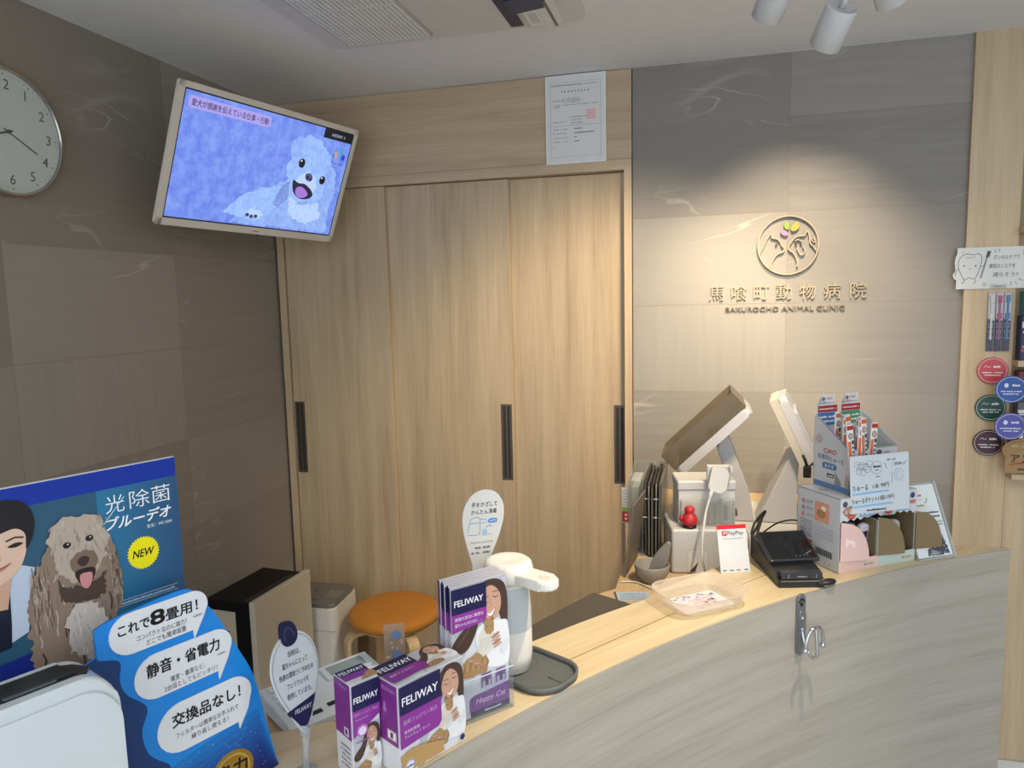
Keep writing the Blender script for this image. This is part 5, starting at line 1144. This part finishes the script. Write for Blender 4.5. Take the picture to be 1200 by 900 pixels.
b = MB(); b.box(0, w/2, -.0016, 0, 0, .028, PK); b.box(w/2, w, -.0016, 0, 0, .028, MN); M = Fr(0, -.0017, 0)
for x in (.072, .185): b.flat(rrect(x, x+.030, .009, .017, .002), INK('c3bfa4'), M, 1); b.flat(smooth([(x+.002, .010), (x+.004, .016), (x+.007, .013), (x+.006, .010)]), INK('8a8468'), M, 2); dashes(b, x+.009, x+.027, .011, .003, INK('6a6852'), M, 2, 3, .9)
b.build('front_lip', t)
for x0, mat, back, nm in ((.002, PK, PK, 'pink flap'), (.109, KR, MN, 'brown flap with mint edge'), (.2245, KR, KR, 'brown flap')):
    q = MB(); pts = [(0, 0), (.074, 0)] + [(.074*math.cos(a)**.8, .090*math.sin(a)) for a in [PI/2*i/12 for i in range(1, 12)]] + [(0, .092)]
    M = Matrix.Translation((x0, -.0022, .0275)) @ Matrix.Rotation(R(-8), 4, 'Z')
    q.prism(pts, 0, .0012, mat, M @ Fr(0, 0, 0)); 
    if mat is PK: q.flat(smooth([(.012, .046), (.016, .056), (.020, .050), (.034, .046), (.038, .036), (.034, .030), (.030, .038), (.020, .040), (.016, .032), (.013, .038)]), INK('e8d4ce'), M @ Fr(0, -.0013, 0), 1)
    else: q.box(.0, .0012, -.0014, .03, 0, .085, back, M)
    q = q.build('flap', t); q['label'] = nm
for i, (x, y, z, rz, rx, c) in enumerate(((.020, .03, .004, .2, .25, 'c9c4d4'), (.050, .05, .004, -.1, .1, '8f7f9c'), (.075, .04, .004, .15, .2, 'd8d2dc'), (.130, .05, .004, .1, .15, '9a8f84'), (.165, .04, .004, -.15, .2, 'b8b2b0'))):
    q = MB(); Mq = Matrix.Rotation(rx, 4, 'X'); q.prism(smooth([(0, 0), (.03, -.001), (.032, .045), (.031, .092), (.0, .093), (-.001, .045)]), -.006, .006, C(c, .3), Mq @ Fr(0, 0, 0), bev=.004)
    Mp = Mq @ Fr(0, -.0065, 0); q.rect(.004, .028, .060, .080, INK('3a2c48', .4), Mp, 1); q.flat(ellipse(.016, .035, .009, .012, 16), INK('e4d8e0', .4), Mp, 1); dashes(q, .005, .027, .012, .004, INK('5a4a6a'), Mp, 1, i, 1)
    p0 = Matrix.Translation((1.950, -.871, 1.0003)) @ Matrix.Rotation(YB, 4, 'Z') @ Vector((x, y, z))
    solo(q, 'treat_pouch', ('pale lilac treat pouch behind the pink flap, leftmost', 'purple treat pouch behind the pink flap, second from left', 'pale treat pouch beside the middle brown flap', 'brown treat pouch left side of the right compartment', 'grey treat pouch right side of the right compartment')[i], 'treat pouch', p0, YB+rz, 'treat pouches in the lower carton')
Mlow = Matrix.Translation((1.950, -.871, 1.0003)) @ Matrix.Rotation(YB, 4, 'Z')
def disp_box(x0, wd, accent, acc2, lab, main):
    p0 = Mlow @ Vector((x0, .0226, .1733)); t = thing('treat_display_box', lab, 'display box', p0, YB, 'open treat boxes on the lower carton')
    d, hb, hf = .112, .168, .104; b = MB(); S_ = Matrix(((0, 0, 1, 0), (1, 0, 0, 0), (0, 1, 0, 0), (0, 0, 0, 1)))
    side = [(0, 0), (d, 0), (d, hb), (d-.012, hb+.004), (.004, hf)]
    side = [(0, 0), (d, 0), (d, hb), (d-.01, hb), (0, hf)]
    b.prism(side, 0, .0014, WB, S_); b.prism(side, wd-.0014, wd, WB, S_); b.box(0, wd, 0, .0014, 0, hf, WB); b.box(0, wd, d-.0014, d, 0, hb, WB); b.box(0, wd, 0, d, 0, .0014, WB)
    A_ = INK(accent, .4)
    b.flat([(0.001, .001), (d-.001, .001), (d-.001, .013), (.001, .013)], A_, Lf(-.0001, d, 0), 1); b.rect(.001, wd-.001, .001, .013, A_, Fr(0, -.0001, 0), 1)
    ML = Lf(-.0001, d, 0)   # u = 0 at the back edge
    for i in range(1): b.stroke([(.010, hb-.001), (d-.0005, hf-.001)], .0022, INK('5a7aa4', .4), ML, 1)
    b.rect(.001, wd-.001, hf-.0025, hf-.0002, INK('5a7aa4' if main else '6f8f7c', .4), Fr(0, -.0001, 0), 1)
    if main:
        b.flat(ellipse(.017, .114, .0095, .0095, 24), INK('6a6f78'), ML, 1); b.flat(ellipse(.017, .114, .0080, .0080, 24), INK('d2c8c4'), ML, 2)
        for dx, dy in ((0, .004), (-.004, 0), (.004, 0), (0, -.004)): b.flat(ellipse(.017+dx, .114+dy, .0018, .0018, 10), INK('9a3a34'), ML, 3)
        b.text('CIAO', .0150, INK('b02430'), ML, .032, .084, 1, 'l', .02, .12, width=.040)
        b.text('投薬用', .0135, INK('4a6a92'), ML, .013, .068, 1, 'l', .01, width=.036); b.text('ちゅ〜る', .0135, INK('4a5a76'), ML, .051, .066, 1, 'l', .01, width=.044)
        b.flat(rrect(.028, .074, .046, .061, .007, 5), INK('4a78a8', .4), ML, 1); b.text('まぐろ', .0105, INK('eef2f6'), ML, .051, .0495, 2, 'c', .014)
        b.rect(.044, .066, .027, .036, INK('1c1d20'), ML, 1); dashes(b, .047, .063, .029, .005, INK('d8d8da'), ML, 2, 3, 1)
        b.flat(smooth([(.070, .014), (.070, .034), (.068, .044), (.074, .038), (.082, .030), (.087, .022), (.088, .014)]), INK('8f8c88', .5), ML, 2)
        b.flat(smooth([(.100, .014), (.101, .036), (.104, .046), (.108, .040), (.111, .028), (.111, .014)]), INK('b59c90', .5), ML, 2)
    else:
        b.flat(ellipse(.015, .090, .008, .008, 20), INK('5f6a66'), Fr(0, -.0001, 0), 1); b.text('CIAO', .008, INK('b03a44'), Fr(0, -.0001, 0), .028, .087, 1)
    b.build('box', t)
    b = MB(); z0 = hb-.004; b.prism([(.004, z0), (wd-.004, z0), (wd-.004, z0+.028), (wd-.014, z0+.028), (wd-.014, z0+.052), (.016, z0+.052), (.016, z0+.028), (.004, z0+.028)], 0, .0012, WB, Fr(0, d-.0016, 0))
    M = Fr(0, d-.0029, 0); b.flat(ellipse(.022, z0+.042, .005, .005, 18), INK('5f6672'), M, 1); b.text('CIAO', .0085, INK('b03040'), M, .029, z0+.040, 1, 'l', .01); b.text('投薬用ちゅ〜る', .0068, INK('5a6a80'), M, .017, z0+.030, 1, 'l', .006, width=wd-.034)
    b.rect(.006, wd-.006, z0+.010, z0+.026, INK('9c2a38', .4), M, 1); dashes(b, .010, wd-.010, z0+.016, .004, INK('e4c8cc'), M, 2, 6, .95)
    b.flat(rrect(.004, wd-.006, z0-.022, z0+.009, .004), INK(acc2, .4), M, 1)
    for i in range(2): dashes(b, .008, wd-.010, z0-.015+i*.011, .005, INK('dbe6f0'), M, 2, i, .9)
    b.build('header_card', t); return p0
disp_box(.045, .070, '5f84b4', '3f6fae', 'open blue-edged treat box on the carton, with the tuna label facing left', True)
disp_box(.1165, .070, '7a9c88', '4a8a62', 'open green-edged treat box beside the blue one, behind the price card', False)
for i in range(9):
    q = MB(); Lq = .135; q.box(-.006, .006, -.0015, .0015, -.0230-.006*(i % 3)-.004*(i//4), .002, C('d8d6d4', .3)); q.prism([(-.0085, 0), (.0085, 0), (.0085, Lq), (.0065, Lq+.003), (-.0065, Lq+.003), (-.0085, Lq)], -.0022, .0022, C('e2e0de', .25), Fr(0, 0, 0), bev=.001)
    M = Fr(0, -.0024, 0); q.rect(-.0080, .0080, Lq-.010, Lq, INK('c9663a' if i % 3 else 'a43a2c', .3), M, 1); q.flat(ellipse(0, Lq-.024, .0062, .0075, 16), INK('6f6a70', .3), M, 1); q.flat(ellipse(0, Lq-.024, .004, .005, 14), INK('c8a896', .3), M, 2)
    q.rect(-.0075, -.0005, .04, Lq-.036, INK('d8683c', .3), M, 1); q.rect(.0015, .0075, .05, Lq-.034, INK('3c4250', .3), M, 1)
    for j in range(4): q.rect(.0025, .0065, .056+j*.010, .062+j*.010, INK('e8e4e0', .3), M, 2)
    x = .055 + (i % 4)*.0160; y = .020 + (i//4)*.026
    p0 = Mlow @ Vector((x, y, .1985 + .006*(i % 3) + .004*(i//4)))
    solo(q, 'treat_stick', 'white and orange stick sachet standing in the open blue-edged treat box', 'treat stick', p0, rot=(R(-2), R((-5, 3, -2, 5, 1, -4, 4, -1, 2)[i]), YB+.1*(i % 3-1)), group='stick sachets in the blue-edged box')

t = thing('price_card', 'handwritten white price card with blue underlines, propped on the treat boxes', 'price card', (2.0395, -.824, 1.2035), rot=(Euler((-.046, -.029, .42), 'YXZ').to_matrix().to_euler('XYZ')))
b = MB(); w, h = .146, .132; b.box(-w/2, w/2, 0, .0015, -h/2, h/2, C('c4ccd2', .45)); M = Fr(0, -.0001, 0); P_ = INK('2a2c30'); P2 = INK('70747a')
for x0, x1, y, c in ((-.069, .022, -.020, '7fb4e4'), (-.069, .031, -.049, '7fb4e4')): b.stroke(smooth([(x0, y-.002), ((x0+x1)/2, y), (x1, y+.001)], False), .0042, INK(c), M, 1)
b.text('ちゅーる', .0150, P_, M, -.068, -.0135, 2, 'l', .004, width=.038, rot=.03); b.text('1本', .0125, P_, M, -.018, -.0115, 2, 'l', .002, rot=.03); b.text('99円', .0140, P_, M, .002, -.0105, 2, 'l', .002, width=.020, rot=.03)
b.text('ちゅーるポケット', .0135, P_, M, -.070, -.0435, 2, 'l', .004, width=.062, rot=.05); b.text('1袋', .0125, P_, M, -.005, -.0395, 2, 'l', .002, rot=.05); b.text('119円', .0125, P_, M, .012, -.0385, 2, 'l', .002, width=.022, rot=.05)
dashes(b, -.034, .014, -.062, .0045, P_, M, 2, 7, .9)
b.stroke(ellipse(-.008, .036, .0135, .0145, 26), .0008, P2, M, 1, True); dashes(b, -.016, .002, .036, .006, P_, M, 2, 1, 1); dashes(b, -.013, -.002, .029, .003, P2, M, 2, 2, 1); dashes(b, -.010, .001, .014, .003, P2, M, 2, 4, .9)
for i in range(7): b.stroke(ellipse(-.055+.010*(i % 4)+.004*(i//4), .046-.012*(i//4)-.003*(i % 3), .008, .007, 16, i), .0008, P2, M, 1, True); dashes(b, -.058+.009*(i % 4), -.048+.009*(i % 4), .044-.012*(i//4), .004, INK('a9adb2'), M, 1, i, .9)
b.stroke([(.012, .046), (.018, .032)], .0012, P_, M, 1); b.stroke([(.066, .046), (.060, .037)], .0012, P_, M, 1); dashes(b, .018, .040, .050, .004, P2, M, 1, 5, .9); b.text('ご褒美に', .0085, P_, M, .030, .037, 1, 'l', 0, rot=.05)
b.stroke(ellipse(.048, .016, .012, .014, 24), .0008, P2, M, 1, True); b.stroke(smooth([(.043, .010), (.043, .019), (.048, .024), (.053, .018), (.052, .009)]), .0007, P2, M, 1, True)
for i in range(5): b.rect(.029, .031, .020-i*.005, .0225-i*.005, P2, M, 1)
b.build('card', t)
b = MB(); b.box(-.012, .012, .0016, .0040, .045, .060, CLEAR('e6e8ea', .4, .2)); b.build('tape', t)

t = thing('leaflet_stand', 'clear leaflet stand with black and white dog picture, right end of counter', 'leaflet stand', (2.143, -.752, 1.0003), .535)
ML = Matrix.Rotation(R(-24), 4, 'X'); b = MB(); b.box(0, .106, 0, .0025, 0, .182, CLEAR('e4ebee', .12, .05), ML); b.box(.0, .106, -.008, 0, 0, .003, CLEAR('e4ebee', .3, .05), ML); b.box(.1035, .106, -.008, .0025, 0, .182, CLEAR('e4ebee', .35, .05), ML); b.build('holder', t)
b = MB(); b.prism([(0, 0), (.075, 0), (.068, .148)], .052, .054, CLEAR('e4ebee', .15, .05), Matrix(((0, 0, 1, 0), (1, 0, 0, 0), (0, 1, 0, 0), (0, 0, 0, 1)))); b.build('rear_strut', t)
q = MB(); q.box(.003, .102, -.0022, -.0006, .005, .176, C('d5dde0', .4), ML); M = ML @ Fr(0, -.0023, 0)
for i in range(2): q.stroke(ellipse(.047, .145, .026, .018, 20, 0, PI*1.05 if i else -.9, PI*1.5+.4 if i else -.1), .0025, INK('a39a68'), M, 1)
q.text('BEST', .008, INK('b04a4a'), M, .047, .148, 1, 'c', .01) if False else dashes(q, .034, .060, .148, .006, INK('b85a5a'), M, 1, 1, 1)
dashes(q, .036, .058, .140, .003, INK('a39a68'), M, 1, 2, .9); dashes(q, .034, .062, .124, .004, INK('a9a890'), M, 1, 3, .9)
for i, y in enumerate((.106, .096)): dashes(q, .030, .096, y, .005, INK('3a4048'), M, 1, i+4, .95)
for i, y in enumerate((.084, .077)): dashes(q, .036, .098, y, .003, INK('7a8088'), M, 1, i+8, .9)
q.flat(fur([(.030, .008), (.032, .024), (.046, .030), (.060, .026), (.064, .052), (.072, .068), (.082, .066), (.088, .050), (.094, .026), (.096, .008)], .004, .004, 5), INK('4a4d58'), M, 1)
q.flat(fur([(.034, .010), (.044, .022), (.060, .018), (.066, .008)], .003, .004, 6), INK('8c9098'), M, 2); q.flat(fur(ellipse(.078, .054, .008, .010, 14), .002, .004, 7), INK('b9bcc2'), M, 2); q.flat(ellipse(.080, .052, .002, .002, 8), INK('1e2026'), M, 3)
for i in range(40):
    rn = random.Random(i+70); q.flat(ellipse(.036+rn.random()*.055, .010+rn.random()*.035, .0012, .0022, 6, rn.random()*3), INK('1f2129' if i % 2 else 'c4c8ce'), M, 3)
q = q.build('leaflet', t)

# ------------------------------------------------------------------ right-hand pillar and shelf
t = thing('display_shelf', 'oak display shelf recess at the right edge, right of the pillar', 'shelf', (2.573, 0, 0))
b = MB(); b.box(0, .70, -.013, -.0005, .09, 1.055, OAK_V); b.build('lower_panel', t)
b = MB(); b.box(0, .70, -.008, -.0005, 1.055, H, C('8a7a60', .6)); b.build('back_board', t)
for z in (1.043, 1.395, 1.80):
    b = MB(); b.box(0, .70, -.060, -.008, z, z+.018, OAK_H); b.build('shelf_board', t)
b = MB(); b.box(.68, .70, -.060, -.008, 1.061, H, OAK_V); b.build('side_board', t)
t = thing('dental_care_sign', 'white handwritten sign with cartoon tooth and toothbrush on the oak pillar', 'sign', (2.4995, -.0175, 1.6965))
b = MB(); M = Fr(0, -.0022, 0)
b.box(-.094, .100, -.002, 0, -.063, .064, C('d3d6d6', .5)); b.prism([(x*1.0, y) for x, y in smooth([(-.094, .045), (-.100, .02), (-.097, -.005), (-.104, -.018), (-.100, -.030), (-.094, -.034), (-.08, -.03), (-.08, .045)])], 0, .0018, C('d3d6d6', .5), Fr(0, 0, 0))
b.stroke(smooth([(-.086, .032), (-.070, .045), (-.050, .042), (-.034, .044), (-.026, .030), (-.030, .004), (-.040, -.026), (-.050, -.032), (-.060, -.028), (-.070, -.035), (-.080, -.020), (-.090, .006)]), .0016, INK('3c3e42'), M, 1, True)
for x in (-.074, -.042): b.flat(ellipse(x, .008, .0024, .0024, 12), INK('2a2c30'), M, 1)
b.stroke(smooth([(-.062, .000), (-.058, -.002), (-.053, .0)], False), .0010, INK('3c3e42'), M, 1); b.stroke(smooth([(-.072, .034), (-.058, .033), (-.045, .036)], False), .0012, INK('3c3e42'), M, 1)
for x in (-.074, -.042): b.stroke(smooth([(x, -.033), (x+.001, -.042), (x-.006, -.045)], False), .0016, INK('3c3e42'), M, 1)
b.stroke(smooth([(-.090, .0), (-.096, -.012), (-.098, -.022)], False), .0016, INK('3c3e42'), M, 1); b.stroke(smooth([(-.028, .004), (-.022, .008), (-.018, .008)], False), .0016, INK('3c3e42'), M, 1)
b.stroke([(-.027, -.030), (-.012, .034)], .0045, INK('7c8086'), M, 1); b.flat([(-.016, .032), (-.006, .034), (-.002, .052), (-.012, .052)], INK('4a5058'), M, 2)
for s_, y, x in (('デンタルケアで', .026, .006), ('病気のリスクを', .000, -.005), ('減らそう!!', -.026, .006)): b.text(s_, .0155, INK('3a4a58'), M, x, y, 1, 'l', .004, .05, width=.068 if y < 0 else .070)
for p_ in (((.008, .062-.006), (.011, .046)), ((.020, .058), (.020, .048)), ((.075, -.034), (.088, -.040)), ((.066, -.042), (.072, -.052)), ((.056, -.042), (.057, -.056)), ((-.082, .048), (-.078, .054))): b.stroke(p_, .0014, INK('2c2e32'), M, 1)
b.stroke(ellipse(-.016, -.050, .004, .005, 8), .0012, INK('4a4c50'), M, 1, True); b.stroke(ellipse(.094, .046, .010, .012, 18), .001, INK('5a6a80'), M, 1, True)
b.box(.0, .044, -.0032, -.002, -.063, -.050, CLEAR('eceff0', .35, .1)); b.stroke([(.010, -.057), (.034, -.056)], .0014, INK('2c2e32'), Fr(0, -.0035, 0), 1)
b.build('board', t)
for i, (x, c, lab) in enumerate(((2.507, 'd6d4cf', 'pack with white toothbrush, left of three hanging under tooth sign'), (2.529, 'b23a7c', 'pack with pink toothbrush, middle of three hanging under tooth sign'), (2.551, '2c7ab0', 'pack with blue toothbrush, right of three hanging under tooth sign'))):
    t = thing('toothbrush_pack', lab, 'toothbrush pack', (x, -.0175, 1.440), 0, 'toothbrush packs on the pillar')
    b = MB(); b.box(-.0095, .0095, -.0012, .0, .0, .180, C('1c2350', .35)); M = Fr(0, -.0013, 0); b.rect(-.0094, .0094, .095, .1795, INK('c9ccd2', .3), M, 1); b.flat([(-.0094, .085), (-.0094, .102), (.0094, .088), (.0094, .080)], INK('1c2350', .3), M, 2)
    b.stroke(ellipse(.0, .060, .0055, .0055, 20), .001, INK('cdd2e0'), M, 2, True); b.flat([(-.003, .057), (0, .064), (.003, .057)], INK('cdd2e0'), M, 2)
    for j, y in enumerate((.083, .074, .046, .040)): dashes(b, -.007, .007, y, .003, INK('cdd2e0'), M, 3, j, .9)
    b.build('backing_card', t)
    b = MB(); b.box(-.0025, .0025, -.006, -.002, .035, .165, C(c, .4), bev=.001); b.box(-.005, .005, -.008, -.002, .150, .172, C(c, .4), bev=.0015); b.box(-.006, .006, -.0075, -.002, .100, .118, C(c, .4), bev=.0015); b.build('toothbrush', t)
    b = MB(); b.box(-.0095, .0095, -.0095, -.0012, .002, .178, CLEAR('eef0f4', .06, .08)); b.build('blister', t)
for i, (x, z, c, lab) in enumerate(((2.519, 1.379, 'b8444f', 'round red category tag on the oak pillar, topmost of five'), (2.566, 1.318, '1f4f9c', 'round bright blue category tag overlapping the shelf edge'), (2.519, 1.262, '14453c', 'round dark green category tag on the oak pillar'), (2.569, 1.204, '4a4ea0', 'round violet category tag overlapping the shelf edge'), (2.518, 1.150, '3c1c2c', 'round dark maroon category tag, lowest of five on pillar'))):
    b = MB(); M = Fr(0, -.0026, 0); b.prism(ellipse(0, 0, .0435, .0415, 44), 0, .0026, C(c, .4), Fr(0, 0, 0), bev=.0006); b.stroke(ellipse(0, 0, .0390, .0372, 44), .0011, INK('d8dce2'), M, 1, True)
    b.flat(ellipse(-.014, .012, .006, .007, 12), INK('cfd4dc'), M, 1) if i in (1, 3) else b.stroke(smooth([(-.024, .010), (-.018, .015), (-.012, .010), (-.006, .014)], False), .0014, INK('cfd4dc'), M, 1)
    dashes(b, .002, .022, .009, .008, INK('d8dce2'), M, 1, i, 1); dashes(b, -.028, .028, -.008, .004, INK('d8dce2'), M, 1, i+10, .9); dashes(b, -.022, .022, -.016, .004, INK('d8dce2'), M, 1, i+20, .9)
    y0 = -.0175 if i in (0, 2, 4) else -.078
    if i in (1, 3): x = {1: 2.552, 3: 2.555}[i]; z += .010
    o = solo(b, 'category_tag', lab, 'tag', (x, y0, z), 0, 'round category tags on the pillar')
    if i in (1, 3):
        a = MB(); a.box(.012, .030, .0005, .074, -.004, .004, CLEAR('e4e8ea', .3, .1)); a = a.build('tag_holder', o); a['label'] = 'clear holder tongue'
t = thing('kraft_tag', 'brown kraft tag with black brush writing hanging from the shelf', 'tag', (2.590, -.066, 1.1135))
b = MB(); b.prism([(-.040, -.048), (.060, -.048), (.060, .028), (-.040, .028)], 0, .002, C('9a8058', .7), Fr(0, 0, 0)); b.prism(smooth([(-.045, .012), (-.05, .030), (-.030, .052), (.02, .066), (.06, .07), (.06, .03), (.0, .022), (-.03, .0)]), .002, .004, C('94794f', .7), Fr(0, 0, 0)); M = Fr(0, -.0042, 0)
b.text('アン', .030, INK('1c1814'), M, -.026, -.012, 1, 'l', .012); b.stroke(smooth([(-.030, -.022), (.0, -.016), (.05, -.012)], False), .0035, INK('b03428'), M, 2); dashes(b, -.012, .04, -.038, .007, INK('2c241c'), M, 1, 2, .9)
b.stroke(smooth([(-.040, .016), (-.042, .030), (-.025, .046), (.02, .058), (.055, .06)], False), .0012, INK('6a5434'), M, 1); b.text('ACANA', .012, INK('7a6440'), M, -.030, .030, 1, 'l', 0, .1, rot=.35) if False else dashes(b, -.024, .05, .034, .008, INK('b09a70'), M, 1, 5, .8)
b.build('card', t)
b = MB(); b.box(-.005, .005, .0, .006, .062, .078, C('c9ccd0', .3, .5)); b.build('clip', t)
def pack(name, lab, cat, x, z, w, h, d, c, bands):
    b = MB(); b.box(0, w, -d, 0, 0, h, C(c, .35), bev=.001); M = Fr(0, -d-.0001, 0)
    for y0, y1, cc in bands: b.rect(.001, w-.001, y0, y1, INK(cc, .35), M, 1)
    dashes(b, .004, w-.004, h*.62, .006, INK('dfe4ea'), M, 2, int(h*999), .9); dashes(b, .004, w-.004, h*.3, .004, INK('dfe4ea'), M, 2, int(h*777), .9)
    solo(b, name, lab, cat, (x, -.012, z), 0)
pack('dental_gum_pack', 'navy dental pack on the upper shelf beside the toothbrush packs', 'package', 2.580, 1.4134, .060, .135, .040, '1a2456', ((.10, .118, 'c9cdd4'), (.026, .036, 'b8404c')))
pack('teal_box', 'teal box on the top shelf behind the tooth sign', 'package', 2.585, 1.565, .065, .075, .040, '1d7f86', ((.002, .012, '1c2f6a'),)) 
o = bpy.data.objects['teal_box']; o.location.z = 1.5490
pack('red_treat_bag', 'dark red bag on the lower shelf beside the violet tag', 'package', 2.582, 1.0612, .065, .12, .04, 'b02a34', ((.05, .06, 'e4dcdc'), (.09, .10, '7a1c24')))
pack('maroon_box', 'maroon box on the lower shelf behind the bright blue tag', 'package', 2.580, 1.285, .066, .095, .042, '6a1a22', ((.0, .02, '3a3a3e'),))
pack('grey_can', 'grey printed box on the lower shelf under the maroon box', 'package', 2.581, 1.1815, .066, .103, .042, '56585c', ((.03, .05, 'b23a44'), (.07, .08, 'c9ccd0')))
